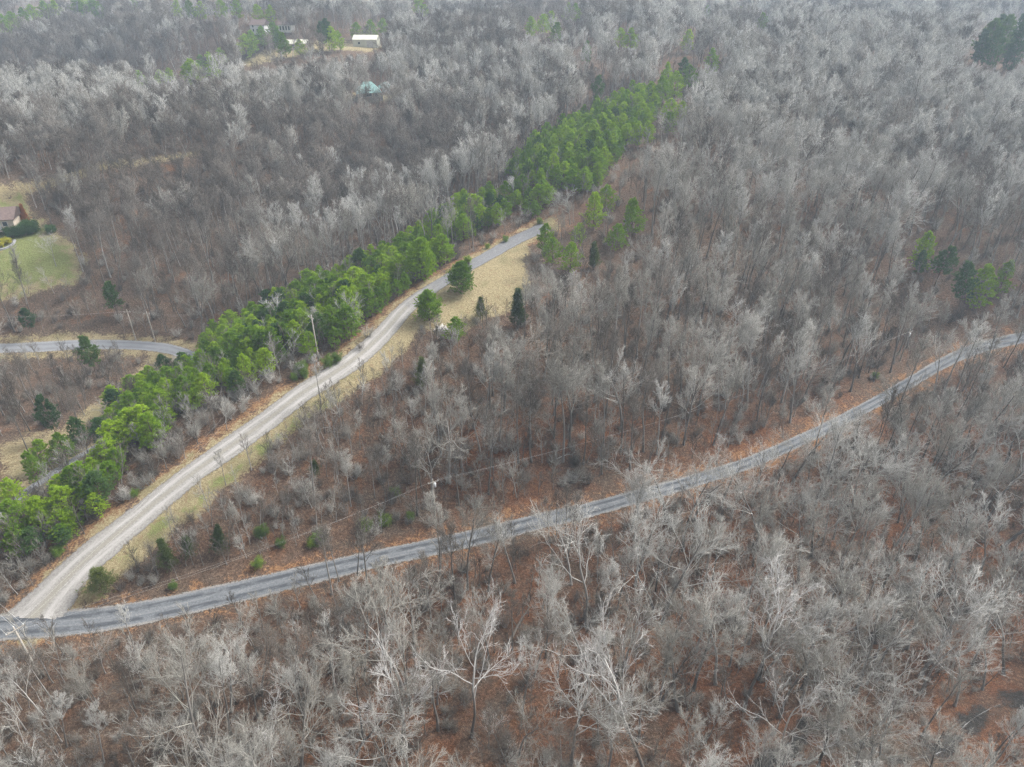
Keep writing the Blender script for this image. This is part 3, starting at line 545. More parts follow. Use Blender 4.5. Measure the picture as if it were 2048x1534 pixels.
# single trees read off the photo: base, top (pictures positions), form, kind, label, short name used to point at neighbours
HERO = [
 (1488,1421,1540,1180,'contorted','w',"white-limbed bare tree forking low over rust leaf litter, near the creek",'the white forked tree'),
 (1552,1540,1570,1345,'contorted','w',"white-trunked bare tree forking above the creek at the bottom edge",'the white tree by the creek'),
 (1676,1490,1724,1300,'spreading','p',"broad pale bare tree with many steep limbs between the two creek bends",'the broad pale creek tree'),
 (1712,1258,1800,1085,'spreading','p',"pale fan-shaped bare tree leaning right above the side creek",'the pale leaning fan tree'),
 (1900,1268,1955,1080,'domed','p',"tall pale bare tree with a dark lower trunk beside the dark hollow",'the pale tree by the hollow'),
 (2008,1348,2022,1160,'contorted','w',"white crooked bare tree close to the right edge above the creek",'the white right-edge tree'),
 (1962,1150,1980,1000,'spreading','p',"pale open-limbed bare tree standing on the side creek's upper bank",'the pale upper-bank tree'),
 (1704,1022,1728,840,'spreading','p',"huge wide-spreading pale bare tree below the paved road's long bend",'the huge spreading tree'),
 (1519,1078,1520,930,'contorted','p',"pale bare tree with few thick limbs just below the paved road",'the thick-limbed tree'),
 (1860,868,1876,770,'contorted','w',"white crooked bare tree near the road on the far right",'the white roadside tree'),
 (1974,900,1976,812,'domed','p',"pale round-crowned bare tree below the road on the right",'the pale round tree'),
 (1995,1000,2020,905,'spreading','p',"pale wide bare tree by the right edge, under the road",'the pale wide edge tree'),
 (1618,958,1616,870,'domed','p',"bright grey domed bare tree beside the paved road's lower edge",'the bright domed roadside tree'),
 (1433,930,1437,866,'domed','p',"bright white rounded bare tree standing above the paved road",'the bright white rounded tree'),
 (1566,874,1567,800,'slender','g',"grey upright bare tree on the upper verge of the paved road",'the upright verge tree'),
 (803,1492,797,1325,'spreading','w',"white fan-crowned bare tree alone at the bottom of the wood",'the white fan tree'),
 (705,1532,692,1372,'contorted','p',"pale crooked bare tree at the bottom edge beside the white fan tree",'the pale crooked tree'),
 (943,1474,928,1200,'contorted','w',"very tall white-topped bare tree with a dark lower trunk",'the tall white-topped tree'),
 (1045,1424,1048,1288,'domed','p',"pale dense vase-shaped bare tree on rust leaves",'the pale vase tree'),
 (1143,1528,1160,1312,'spreading','p',"pale bare tree with a dark trunk and two crown lobes",'the two-lobed tree'),
 (1292,1560,1312,1250,'contorted','w',"giant white bare tree with long snaking lower limbs",'the giant white tree'),
 (1250,1325,1296,1180,'contorted','p',"pale bare tree bending to the right on open rust ground",'the bending tree'),
 (977,1496,978,1438,'contorted','w',"small crooked white bare tree low in the front of the wood",'the small crooked white tree'),
 (781,1345,779,1230,'slender','p',"slim white-stemmed bare tree rising from a rust patch",'the slim white stem'),
 (729,1354,722,1238,'domed','p',"pale bushy bare tree below the road beside a slim white stem",'the pale bushy tree'),
 (1038,1512,1036,1372,'spreading','g',"grey wide-armed bare tree at the bottom edge of the wood",'the wide-armed tree'),
 (556,1534,534,1392,'contorted','w',"white spreading bare tree with long curved limbs at lower left",'the white curved tree'),
 (462,1468,427,1292,'slender','p',"tall pale bare tree leaning left beside a rust leaf patch",'the tall leaning tree'),
 (208,1526,184,1412,'slender','p',"pale brushy bare tree in the lower left scrub, leaning left",'the pale brush tree'),
 (134,1494,112,1378,'slender','p',"pale narrow bare tree leaning left in the lower left corner",'the narrow corner tree'),
 (380,1420,350,1318,'domed','g',"grey dome-crowned bare tree in the lower left scrub",'the grey dome tree'),
 (523,1390,512,1256,'domed','b',"dense fine-twigged narrow bare tree below the paved road",'the fine-twigged tree'),
 (482,1354,471,1272,'slender','p',"small pale bare tree beside a bright rust leaf patch",'the small rust-patch tree'),
 (664,1188,644,1034,'slender','b',"dark-stemmed bare tree rising in front of the paved road",'the dark roadside stem'),
 (679,1163,652,1054,'slender','b',"thin dark bare stem crossing the road just right of another",'the thin dark stem'),
 (715,1150,712,1050,'slender','g',"grey bare tree standing right on the paved road's near verge",'the near-verge tree'),
 (977,1182,984,1030,'domed','p',"pale broad-crowned bare tree overhanging the paved road",'the overhanging tree'),
 (1099,1082,1090,990,'slender','b',"leftmost of three dark bare trunks crossing the paved road",'the three dark trunks'),
 (1113,1072,1110,975,'slender','b',"middle of three dark bare trunks crossing the paved road",None),
 (1131,1074,1132,965,'slender','b',"rightmost of three dark bare trunks crossing the paved road",None),
 (1312,1182,1321,1048,'domed','p',"pale tall bare tree with a dark trunk under the road's middle",'the dark-trunked pale tree'),
 (642,808,628,706,'slender','p',"ragged pale-topped bare tree with a dark trunk beside the gravel drive",'the ragged drive tree'),
 (668,864,657,775,'slender','g',"thin grey bare tree on the grassy verge below the drive",'the thin verge tree'),
 (452,970,433,895,'slender','g',"sparse thin bare tree leaning over the gravel drive's edge",'the sparse leaning tree'),
 (986,938,990,838,'domed','p',"pale domed bare tree among rust leaves under the hillside",'the pale hillside dome'),
 (630,1010,615,850,'slender','b',"tall dark thin bare tree between the drive and the road",'the tall dark thin tree'),
 (560,650,538,590,'spreading','w',"white spreading bare tree standing among the green pines",'the white tree in the pines'),
 (685,665,676,580,'spreading','p',"pale bare tree with a wide crown in front of the pines",'the pale tree before the pines'),
 (640,690,632,610,'domed','p',"pale bare tree behind the utility pole on the ridge",'the pale tree behind the pole'),
 (1140,450,1135,365,'spreading','p',"pale bare tree at the upper end of the drive",'the pale drive-end tree'),
 (1030,405,1022,350,'domed','p',"pale round bare tree between two bands of pines",'the pale tree between pines'),
 (1245,570,1250,490,'domed','p',"pale bare tree on the crest right of the clearing",'the pale crest tree'),
 (1380,610,1378,522,'domed','p',"pale rounded bare tree high on the right slope",'the pale slope tree'),
 (112,532,92,462,'spreading','p',"lone grey bare tree on the green lawn by the house",'the lone lawn tree'),
 (945,575,938,520,'slender','b',"thin bare tree alone in the tan clearing",'the thin clearing tree'),
 (1070,560,1045,500,'slender','b',"dark thin leaning bare tree on the clearing's right edge",None),
]
heroes = []
SPOTR = []
for u, v, h, k in PSPOT:
    q = ground(u, v, h * .62)[0]; SPOTR.append((u, v - 1, FPX * h * .36 / np.linalg.norm(q - CAM)))
for bu, bv, tu, tv, form, kd, lab, short in HERO:
    q = ground(bu, bv)[0]; lo, hi = 2., 42.
    for _ in range(40):
        h = (lo + hi) / 2; v = project(q + [0, 0, h])[1]
        if v > tv: lo = h
        else: hi = h
    dep = (q[1]) * math.cos(PITCH) + (CAMZ - q[2] - h) * math.sin(PITCH); du = tu - project(q + [0, 0, h])[0]
    heroes.append((q, h, math.atan(max(-.45, min(.45, du * dep / FPX / h))), form, kd, lab, short, (bu + tu) / 2, bv * .35 + tv * .65))

# the wood: one candidate every few metres, thinned by the open places of the photo
gx, gy = grid(-760, 760, 42, 230, 4.75, .42, 31); mx_, my_ = grid(-760, 760, 230, 760, 4.25, .44, 33); gx = np.concatenate([gx, mx_]); gy = np.concatenate([gy, my_]); fx_, fy_ = grid(-1150, 1150, 760, 1500, 8.5, .42, 32); gx = np.concatenate([gx, fx_]); gy = np.concatenate([gy, fy_]); gz = H(gx, gy); ok, uu, vv = seen(gx, gy, gz, 9, 170, 150)
gx, gy, gz, uu, vv = gx[ok], gy[ok], gz[ok], uu[ok], vv[ok]; n = len(gx); rgt = np.random.default_rng(77)
bu, bv = project(np.stack([gx, gy, gz], 1))
hgt = np.clip(rgt.normal(16.8, 2.7, n), 10, 24)
hgt = np.where(np.hypot(gx, gy) > 240, hgt * .80, hgt); hgt = np.where((bv < 960) & (bv > 520) & (bu > 850), hgt * 1.10, hgt)
scrub = (bu < 420) & (bv > 1270); hgt = np.where(scrub, hgt * .66, hgt)
bank = inside(bu, bv, [(120,1215),(200,1120),(330,1008),(480,896),(600,806),(700,740),(785,662),(835,608),(960,690),(900,800),(800,950),(700,1110),(400,1180)]); hgt = np.where(bank, hgt * rgt.uniform(.42, .72, n), hgt)
keep = np.ones(n, bool); rr = rgt.uniform(0, 1, n)
dr = np.minimum.reduce([polydist(gx, gy, LOWER), polydist(gx, gy, DRIVE), polydist(gx, gy, BACK)]); keep &= dr > 4.6
keep &= ~((bv > 1020) & (rgt.uniform(0, 1, n) < np.where(bu > 650, .30, .08))); keep &= ~((bv <= 1020) & (bv > 420) & (rgt.uniform(0, 1, n) < .10))
for o in OPEN: keep &= ~(inside(gx, gy, o) & (rr < .97))
keep &= ~(inside(gx, gy, VALLEY) & (rr < .75)); keep &= ~(bank & (rr < .05)); keep &= polydist(gx, gy, CREEK) > 2.2
for p, wgt in BARE_OUT: keep &= ~(inside(*project(np.stack([gx, gy, gz + 4], 1)), p) & (rr < wgt))
pd = np.full(n, 1e9)
for i in range(len(px_)): pd = np.minimum(pd, np.hypot(gx - px_[i], gy - py_[i]))
keep &= pd > 2.0
for q, h, *_ in heroes: keep &= np.hypot(gx - q[0], gy - q[1]) > 3.4
def blocked(hh):
    """probability that the tree would hide one of the places the photo shows open"""
    pr = np.zeros(n)
    for fz in (.15, .25, .35, .45, .55, .65, .75, .85, .95, 1.0):
        for sx in ((0,) if fz < .5 else (-.14, 0, .14)):
            u, v = project(np.stack([gx + sx * hh, gy, gz + fz * hh], 1))
            for poly, wgt in KEEP: pr = np.maximum(pr, np.where(inside(u, v, poly), wgt, 0))
            for su_, sv_, sr_ in SPOTR: pr = np.maximum(pr, np.where(np.hypot(u - su_, v - sv_) < sr_, .93, 0))
    return pr
r2 = rgt.uniform(0, 1, n); b1 = r2 < blocked(hgt); h2 = hgt * rgt.uniform(.40, .70, n); b2 = r2 < blocked(h2)
keep &= ~(b1 & b2); hgt = np.where(b1, h2, hgt)
gx, gy, gz, bu, bv, hgt, uu, vv = (a[keep] for a in (gx, gy, gz, bu, bv, hgt, uu, vv)); n = len(gx)
STANDS = [([(1300,80),(2048,60),(2048,640),(1700,660),(1350,560)], 'p', .20), ([(0,200),(0,300),(200,262),(450,215),(700,200),(1000,165),(900,135),(700,130),(450,155),(200,190)], 'p', .20), ([(0,30),(300,30),(470,90),(420,150),(150,200),(0,205)], 'b', .96), ([(0,300),(350,310),(900,260),(900,420),(700,520),(450,600),(150,600),(160,460),(60,380)], 'b', .88),
 ([(1780,170),(2048,170),(2048,330),(1900,330),(1750,260)], 'p', .5), ([(980,150),(1250,60),(1480,10),(1560,20),(1300,110),(1050,190)], 'p', .3), ([(800,100),(1000,30),(1400,0),(1460,8),(1240,55),(980,140)], 'b', .85), ([(470,120),(760,105),(760,140),(480,170)], 'b', .8), ([(560,520),(900,380),(1010,350),(1030,420),(860,500),(640,600)], 'p', .45)]
def kindof(i):
    u, v = bu[i], bv[i]; r, s = rgt.uniform(), rgt.uniform()
    if v > 930 and u > 1150 and v > 1560 - .42 * u: fm = 'domed' if r < .40 else 'spreading' if r < .72 else 'contorted' if r < .84 else 'slender'; kd = 'p' if s < .34 else 'g'
    elif v > 1150: fm = 'domed' if r < .45 else 'spreading' if r < .70 else 'contorted' if r < .78 else 'slender'; kd = 'p' if s < .18 else 'g' if s < .75 else 'b'
    elif u > 800 and v > 500: fm = 'slender' if r < .60 else 'domed' if r < .90 else 'spreading'; kd = 'p' if s < .13 else 'g' if s < .70 else 'b'
    elif u < 1000 and v > 250: fm = 'slender' if r < .55 else 'domed' if r < .9 else 'spreading'; kd = 'p' if s < .08 else 'g' if s < .4 else 'b'
    else: fm = 'domed' if r < .6 else 'slender' if r < .8 else 'spreading'; kd = 'p' if s < .12 else 'g' if s < .7 else 'b'
    for poly, k_, w_ in STANDS:
        if inside(np.array([u]), np.array([v]), poly)[0] and rgt.uniform() < w_: kd = k_
    if (fm, kd) not in PROTO: kd = 'g' if (fm, 'g') in PROTO else 'p'
    return fm, kd
KIND = [kindof(i) for i in range(n)]
dist = np.sqrt(gx**2 + gy**2 + (CAMZ - gz)**2)
cu, cv = project(np.stack([gx, gy, gz + .65 * hgt], 1)); inview = (cu > 10) & (cu < 2038) & (cv > 5) & (cv < 1524)
order = np.argsort(-np.where(inview, hgt / dist, 0)); NIND = 290 - len(heroes); single = set(order[:NIND].tolist())

# ------------------------------------------------------------------ labels that point at one thing by its look and its neighbours
MARKS = []       # (phrase, u, v)
USED = set()
def where(u, v, looks, marks=None):
    near = sorted(MARKS, key=lambda m: (m[1] - u) ** 2 + (m[2] - v) ** 2)[:9]
    for look in looks:
        for m in near[:5]:
            dx, dy = u - m[1], v - m[2]; d = math.hypot(dx, dy); a = math.degrees(math.atan2(-dy, dx)) % 360
            if d < 4: continue
            far = 'just ' if d < 70 else 'well ' if d > 170 else ''
            rel = ['right of', 'behind and right of', 'behind', 'behind and left of', 'left of', 'in front and left of', 'in front of', 'in front and right of'][int((a + 22.5) // 45) % 8]
            s = f"{look} {far}{rel} {m[0]}"
            if s not in USED and len(s.split()) <= 16: USED.add(s); return s
    for look in looks:
        for i in range(len(near)):
            for j in range(i):
                s = f"{look} somewhere between {near[j][0]} and {near[i][0]}"
                if s not in USED and len(s.split()) <= 16: USED.add(s); return s
    return None
for q, h, t, fm, kd, lab, short, u, v in heroes:
    USED.add(lab)
    if short: MARKS.append((short, u, v))
MARKS += [("the junction's bare gravel", 80, 1215), ('the dark round cedar', 205, 1160), ('the brown-green cedar', 960, 612), ('the tall dark cedar', 1035, 615), ('the bushy clearing pine', 921, 555), ('the pine beside the drive', 857, 610),
 ('the transformer pole', 868, 1010), ('the pole on the ridge', 632, 690), ('the gravel drive', 400, 940), ('the right-hand road bend', 1900, 720), ('the teal-roofed house', 740, 187), ('the long cream barn', 735, 86),
 ('the brown-roofed house', 20, 438), ('the far pine clump', 2000, 82), ('the road curve at left', 330, 695), ('the round small pine', 908, 652), ('the creek bend', 1800, 1505), ('the side creek', 1740, 1290), ('the end of the drive', 1090, 455), ('the pole by the junction', 32, 1270)]
LOOK = {('domed','g'): ["grey dome-crowned bare tree", "grey bare tree with rounded crown"], ('domed','b'): ["brown-grey dome-crowned bare tree", "brownish rounded bare tree"], ('domed','p'): ["pale dome-crowned bare tree", "pale rounded bare tree"],
 ('slender','g'): ["slender grey bare tree", "slim straight grey bare tree"], ('slender','b'): ["slender brown-grey bare tree", "slim straight brownish bare tree"], ('slender','p'): ["slender pale bare tree", "slim straight pale bare tree"],
 ('spreading','g'): ["wide grey bare tree", "grey bare tree with spreading limbs"], ('spreading','p'): ["wide pale bare tree", "pale bare tree with spreading limbs"], ('contorted','p'): ["crooked pale bare tree", "pale bare tree with crooked limbs"], ('contorted','w'): ["crooked white bare tree", "white bare tree with crooked limbs"]}
def plant(name, pair, x, y, h, rz, label, cat, group=None, tilt=0.0, std=None, parts=('trunk', 'crown'), squash=1.0, sink=.12):
    k = h / (std or height_of(pair)); r = bpy.data.objects.new(name, None); COL.objects.link(r); r.empty_display_size = .5
    r.location = (x, y, float(H(x, y)) - sink); r.rotation_mode = 'ZYX'
    r.rotation_euler = (0, 0, 0) ; r.scale = (k * squash, k * squash, k)
    mt = Matrix.Rotation(tilt, 4, 'Y') @ Matrix.Rotation(rz, 4, 'Z'); r.rotation_euler = mt.to_euler('ZYX')
    tag(r, label, cat, group); obj(parts[0], pair[0], r); obj(parts[1], pair[1], r); return r
rgi = np.random.default_rng(9)
for q, h, t, fm, kd, lab, short, u, v in heroes:
    pr = PROTO[fm, kd]; plant("bare_tree", pr[int(rgi.integers(len(pr)))], q[0], q[1], h, rgi.uniform(0, 6.28), lab, "tree", "bare trees of the winter wood", t, squash=min(1.0, 19 / h))
for i in order[:NIND]:
    pr = PROTO[KIND[i]]; size = "tall " if hgt[i] > 21 else "small " if hgt[i] < 12.5 else ""; lk = LOOK[KIND[i]]
    lab = where(cu[i], cv[i], [size + lk[0], size + lk[1]] if size else lk) or size + lk[0] + " within the thick front wood"
    plant("bare_tree", pr[int(rgi.integers(len(pr)))], gx[i], gy[i], hgt[i], rgi.uniform(0, 6.28), lab, "tree", "bare trees of the winter wood", rgi.normal(0, .05), squash=rgi.uniform(.85, 1.15))

# everything beyond the 300 largest: one object of instanced trees per kind
def scatter(name, label, protos, P, var, rot, scl):
    pc = bpy.data.collections.new(name + "_kinds")
    for i, me in enumerate(protos): pc.objects.link(bpy.data.objects.new(f"{name}_kind_{i:02d}", me))
    me = bpy.data.meshes.new(name); me.vertices.add(len(P)); me.vertices.foreach_set("co", np.asarray(P, np.float32).ravel())
    a = me.attributes.new("variant", 'INT', 'POINT'); a.data.foreach_set("value", np.asarray(var, np.int32))
    a = me.attributes.new("turn", 'FLOAT_VECTOR', 'POINT'); a.data.foreach_set("vector", np.asarray(rot, np.float32).ravel())
    a = me.attributes.new("size", 'FLOAT_VECTOR', 'POINT'); a.data.foreach_set("vector", np.asarray(scl, np.float32).ravel())
    g = bpy.data.node_groups.new(name + "_nodes", 'GeometryNodeTree'); g.interface.new_socket("Geometry", in_out='INPUT', socket_type='NodeSocketGeometry'); g.interface.new_socket("Geometry", in_out='OUTPUT', socket_type='NodeSocketGeometry')
    gi = g.nodes.new("NodeGroupInput"); go = g.nodes.new("NodeGroupOutput"); ip = g.nodes.new("GeometryNodeInstanceOnPoints"); ci = g.nodes.new("GeometryNodeCollectionInfo")
    ci.inputs["Collection"].default_value = pc; ci.inputs["Separate Children"].default_value = True; ci.inputs["Reset Children"].default_value = True
    def na(nm, t): 
        q = g.nodes.new("GeometryNodeInputNamedAttribute"); q.data_type = t; q.inputs["Name"].default_value = nm; return q.outputs[0]
    L = g.links.new; L(gi.outputs[0], ip.inputs["Points"]); L(ci.outputs[0], ip.inputs["Instance"]); ip.inputs["Pick Instance"].default_value = True
    L(na("variant", 'INT'), ip.inputs["Instance Index"]); L(na("turn", 'FLOAT_VECTOR'), ip.inputs["Rotation"]); L(na("size", 'FLOAT_VECTOR'), ip.inputs["Scale"]); L(ip.outputs[0], go.inputs[0])
    o = tag(obj(name, me), label, kind='stuff'); md = o.modifiers.new("instances", 'NODES'); md.node_group = g; return o
rest = np.array([i for i in range(n) if i not in single]); NEARP, NK = [], {}
for key, lst in PROTO.items():
    NK[key] = []
    for pr in lst[:2]: NK[key].append(len(NEARP)); NEARP.append(pr)
near_meshes = [join_pair(*p, "tree_near") for p in NEARP]; near_h = [height_of(p) for p in NEARP]; far_h = [float(vz(m).max()) for m in FAR]
protos = near_meshes + FAR; ph = np.array(near_h + far_h); var = np.zeros(len(rest), int)
FK = {'g': [0, 3, 6, 9, 1, 4, 7, 10], 'b': [1, 5, 9, 1, 5], 'p': [2, 6, 10]}
for j, i in enumerate(rest):
    if dist[i] < 250: o = NK[KIND[i]]; var[j] = o[int(rgi.integers(len(o)))]
    else: f = FK.get(KIND[i][1], FK['g']); var[j] = len(NEARP) + f[int(rgi.integers(len(f)))]
m_ = len(rest); sc_ = hgt[rest] / ph[var]; sq = rgi.uniform(.85, 1.15, m_)
scatter("winter_wood", "grey bare winter wood covering the hills behind the nearest trees", protos, np.stack([gx[rest], gy[rest], gz[rest] - .15], 1), var,
        np.stack([rgi.normal(0, .04, m_), rgi.normal(0, .04, m_), rgi.uniform(0, 6.28, m_)], 1), np.stack([sc_ * sq, sc_ * sq, sc_], 1))
# saplings and brush under the trees
sx, sy = grid(-260, 260, 44, 330, 3.1, .45, 41); ax_, ay_ = grid(-110, 110, 44, 165, 2.9, .48, 43); sx = np.concatenate([sx, ax_]); sy = np.concatenate([sy, ay_]); sz = H(sx, sy); ok, su, sv = seen(sx, sy, sz, 2, 120, 120); rs = np.random.default_rng(42); r3 = rs.uniform(0, 1, len(sx))
ok &= np.minimum.reduce([polydist(sx, sy, LOWER), polydist(sx, sy, DRIVE), polydist(sx, sy, BACK)]) > 4.3
for o in OPEN: ok &= ~inside(sx, sy, o)
ok &= ~(inside(sx, sy, VALLEY) & (r3 < .88)) & (polydist(sx, sy, CREEK) > 1.8)
u_, v_ = project(np.stack([sx, sy, sz], 1)); dens = np.where(v_ < 900, .6, .6); dens = np.where((v_ < 1120) & (v_ > 760) & (u_ > 800) & (u_ < 1750), .9, dens); dens = np.where((u_ < 700) & (v_ > 1240), .95, dens); dens = np.where((u_ < 1000) & (v_ < 1240) & (v_ > 800), .9, dens); ok &= r3 < dens
ok &= ~inside(*project(np.stack([sx, sy, sz + 3], 1)), KEEP[0][0]) & ~inside(*project(np.stack([sx, sy, sz + 3], 1)), KEEP[4][0])
sx, sy, sz = sx[ok], sy[ok], sz[ok]; m_ = len(sx); SH = [join_pair(*p, "brush") for p in BARESH]; up = SAPS + SH; uh = np.array([float(vz(m).max()) for m in up])
var = np.where(rs.uniform(0, 1, m_) < .6, rs.integers(0, len(SAPS), m_), len(SAPS) + rs.integers(0, len(SH), m_)); hh = np.where(var < len(SAPS), rs.uniform(3.5, 9.0, m_), rs.uniform(1.6, 4.0, m_)); s1 = hh / uh[var]
scatter("undergrowth", "bare saplings and brown brush filling the wood floor", up, np.stack([sx, sy, sz - .08], 1), var, np.stack([rs.normal(0, .08, m_), rs.normal(0, .08, m_), rs.uniform(0, 6.28, m_)], 1), np.stack([s1, s1, s1], 1))

# ------------------------------------------------------------------ pines, cedars, bushes
def evergreen(name, pair, u, v, h, label, cat, lift=.5, group=None, squash=1.0, parts=('trunk', 'crown')):
    q = ground(u, v, h * lift)[0]; USED.add(label); return plant(name, pair, q[0], q[1], h, rgi.uniform(0, 6.28), label, cat, group, squash=squash, parts=parts)
evergreen("pine_tree", BUSHYPINE[0], 921, 553, 8.5, "big bushy green pine standing on the tan clearing beside the drive", "pine tree", .48)
evergreen("pine_tree", BUSHYPINE[1], 857, 610, 8.0, "bright green bushy pine at the drive's edge left of the clearing", "pine tree", .48)
evergreen("pine_tree", BUSHYPINE[0], 838, 512, 11.5, "large bright green pine across the drive from the clearing", "pine tree", .55, squash=.85)
evergreen("pine_tree", PINES[1], 908, 653, 6.5, "small round green pine at the clearing's lower edge", "pine tree", .6, squash=1.5)
evergreen("cedar_tree", CEDARS[1], 960, 616, 6.0, "brown-green pointed cedar on the clearing's lower edge", "cedar tree", .5, squash=1.3)
evergreen("cedar_tree", CEDARS[0], 1035, 616, 10.5, "tall dark grey-green cedar at the clearing's right edge", "cedar tree", .5, squash=1.25)
evergreen("cedar_tree", CEDARS[2], 205, 1160, 6.0, "dark green round cedar above the road near the junction", "cedar tree", .45, squash=1.7)
evergreen("cedar_tree", CEDARS[1], 330, 1110, 7.5, "olive-green cedar between the drive and the paved road", "cedar tree", .5)
evergreen("cedar_tree", CEDARS[2], 375, 1092, 5.5, "short dark cedar right of the olive-green one", "cedar tree", .5)
evergreen("cedar_tree", CEDARS[1], 437, 1078, 7.0, "dark cedar with pale bare twigs across it, above the road", "cedar tree", .5)
evergreen("cedar_tree", CEDARS[0], 845, 745, 8.0, "dark leaning evergreen hidden in the slope below the clearing", "cedar tree", .5, squash=1.3)
evergreen("cedar_tree", CEDARS[2], 628, 935, 4.5, "dark evergreen in the brush under a tall thin tree", "cedar tree", .5)
num = 0
order_p = sorted(range(len(pines)), key=lambda k: -pines[k][2] / math.hypot(pines[k][0], pines[k][1], ))
for rank, k in enumerate(order_p[:285]):
    x, y, h, kd = pines[k]; z = float(H(x, y)); u, v = project(np.array([x, y, z + h * .6])); u, v = float(u), float(v)
    pr = {'n': PINES, 'd': DPINES, 'c': CEDARS}[kd]; pr = pr[int(rgi.integers(len(pr)))]
    size = "tall " if h > 10.6 else "small " if h < 8.2 else ""
    base = {'n': ["bright green pine", "green pine with feathery crown"], 'd': ["dark green pine", "dark pine with a dense crown"], 'c': ["rusty green evergreen", "rust-tinged evergreen"]}[kd]
    lab = where(u, v, [size + b for b in base]) or size + base[0] + " inside the thick pine strip"
    plant("pine_tree", pr, x, y, h, rgi.uniform(0, 6.28), lab, "pine tree", "pines on the ridge and hills", rgi.normal(0, .04), squash=rgi.uniform(1.05, 1.5) * (1.0 if h < 8.7 else .72))
left = order_p[285:]
if left:
    L = np.array([[pines[k][0], pines[k][1], pines[k][2]] for k in left]); pm = [join_pair(*p, "pine_far") for p in PINES]; pv = rgi.integers(0, len(pm), len(L)); s = L[:, 2] / np.array([float(vz(m).max()) for m in pm])[pv]
    scatter("far_pines", "green pines of the far strip along the ridge", pm, np.stack([L[:, 0], L[:, 1], H(L[:, 0], L[:, 1]) - .1], 1), pv, np.stack([0*s, 0*s, rgi.uniform(0, 6.28, len(L))], 1), np.stack([s * 1.25, s * 1.25, s], 1))
BUSH = [(610,745,2.6,'l'),(588,752,2.2,'l'),(655,722,3.2,'l'),(672,715,2.8,'l'),(600,735,3.4,'l'),(935,520,2.6,'l'),(1010,478,2.2,'l'),(975,492,1.8,'l'),(1080,442,2.2,'l'),(118,1100,2.4,'l'),(270,985,2.0,'l'),(770,1040,3.2,'l'),(730,1050,3.2,'l'),(640,1075,3.0,'l'),(625,1085,2.2,'l'),(515,1125,2.4,'l'),(520,1062,3.0,'l'),(345,1172,1.8,'l'),(790,985,2.4,'l'),(1750,750,2.2,'l'),(820,1030,2.2,'l'),(560,1085,2.2,'l'),
 (385,860,5.0,'b'),(430,800,5.0,'b'),(475,785,4.6,'b'),(505,768,4.6,'b'),(540,752,4.0,'b'),(330,900,4.8,'b'),(295,935,5.0,'b'),(355,880,4.2,'b'),(240,990,4.2,'b'),(55,1130,3.4,'b'),(30,1150,2.4,'b'),(90,1115,3.0,'b'),(410,835,4.4,'b'),(455,815,4.2,'b'),(720,690,3.0,'b'),(735,665,3.2,'b'),(40,1170,2.2,'b'),(300,1130,3.2,'b'),(260,1150,3.0,'b'),(240,1175,2.2,'b')]
for u, v, h, k in BUSH:
    look = ["low green bush", "leafy green bush"] if k == 'l' else ["grey-brown twiggy bush", "bare twiggy brown bush"]
    pr = (SHRUBS if k == 'l' else BARESH)[int(rgi.integers(3)) + (3 if k == 'b' and rgi.uniform() < .5 else 0)]
    q = ground(u, v, h * .4)[0]
    plant("bush", pr, q[0], q[1], h, rgi.uniform(0, 6.28), where(u, v, look) or look[0] + " beside the gravel drive", "bush", "bushes along the drive and road", parts=('stems', 'foliage') if k == 'l' else ('stems', 'twigs'))

# ------------------------------------------------------------------ poles and wires
def tube_obj(name, P, r, m, parent, sides=8):
    s = Mesh(); P = np.asarray(P, float)[None]; s.tubes(P, np.broadcast_to(np.asarray(r, float), (1, P.shape[1])), sides); return obj(name, s.mesh(name, m), parent)
def utility_pole(u, v, h, label, arm=1.2, rz=0.0, transformer=False, pale=False):
    q = ground(u, v)[0]; r = tag(obj("utility_pole", None, loc=q), label, "utility pole"); USED.add(label); r.rotation_euler.z = rz
    tube_obj("post", [[0, 0, -.3], [0, 0, h * .5], [0, 0, h], [0, 0, h + .02]], [.19, .16, .12, .005], M['pole'], r)
    s = Mesh(); s.box((0, -.15, h - .5), (arm * 2, .10, .13)); obj("crossarm", s.mesh("crossarm", M['pole'], True), r)
    for x in (-arm * .9, 0, arm * .9):
        s = Mesh(); zz = h - .42 if x else h; s.tubes(np.array([[[x, -.15 if x else 0, zz], [x, -.15 if x else 0, zz + .10], [x, -.15 if x else 0, zz + .2], [x, -.15 if x else 0, zz + .22]]]), np.array([[.05, .07, .05, .005]]), 7); obj("insulator", s.mesh("insulator", M['ceramic']), r)
    if transformer:
        s = Mesh(); s.tubes(np.array([[[.32, 0, h - 1.75], [.32, 0, h - 1.7], [.32, 0, h - .9], [.32, 0, h - .82], [.32, 0, h - .8]]]), np.array([[.02, .26, .26, .2, .01]]), 12); obj("transformer", s.mesh("transformer", M['metal']), r)
    bpy.context.view_layer.update(); mw = Matrix.Translation(Vector(q)) @ Matrix.Rotation(rz, 4, 'Z')
    return [np.array(mw @ Vector(p)) for p in ((-arm * .9, -.15, h - .2), (0, 0, h + .22), (arm * .9, -.15, h - .2))]
def wire(a, b, sag, label, r=.006):
    t = np.linspace(0, 1, 25)[:, None]; P = a * (1 - t) + b * t; P[:, 2] -= sag * 4 * (t * (1 - t))[:, 0]
    s = Mesh(); s.tubes((P - P[0])[None], np.full((1, 25), r), 4); USED.add(label); return tag(obj("power_line", s.mesh("power_line", M['wire']), loc=a), label, "power line", "power lines")
A = utility_pole(82, 1356, 11.0, "weathered wooden pole by the junction with white insulators", 1.2, .9)
B = utility_pole(872, 1050, 10.5, "pale wooden pole above the road carrying a transformer", 1.0, .5, True)
Cc = utility_pole(637, 720, 10.5, "tall pale wooden pole among the pines beside the gravel drive", .9, -.7)
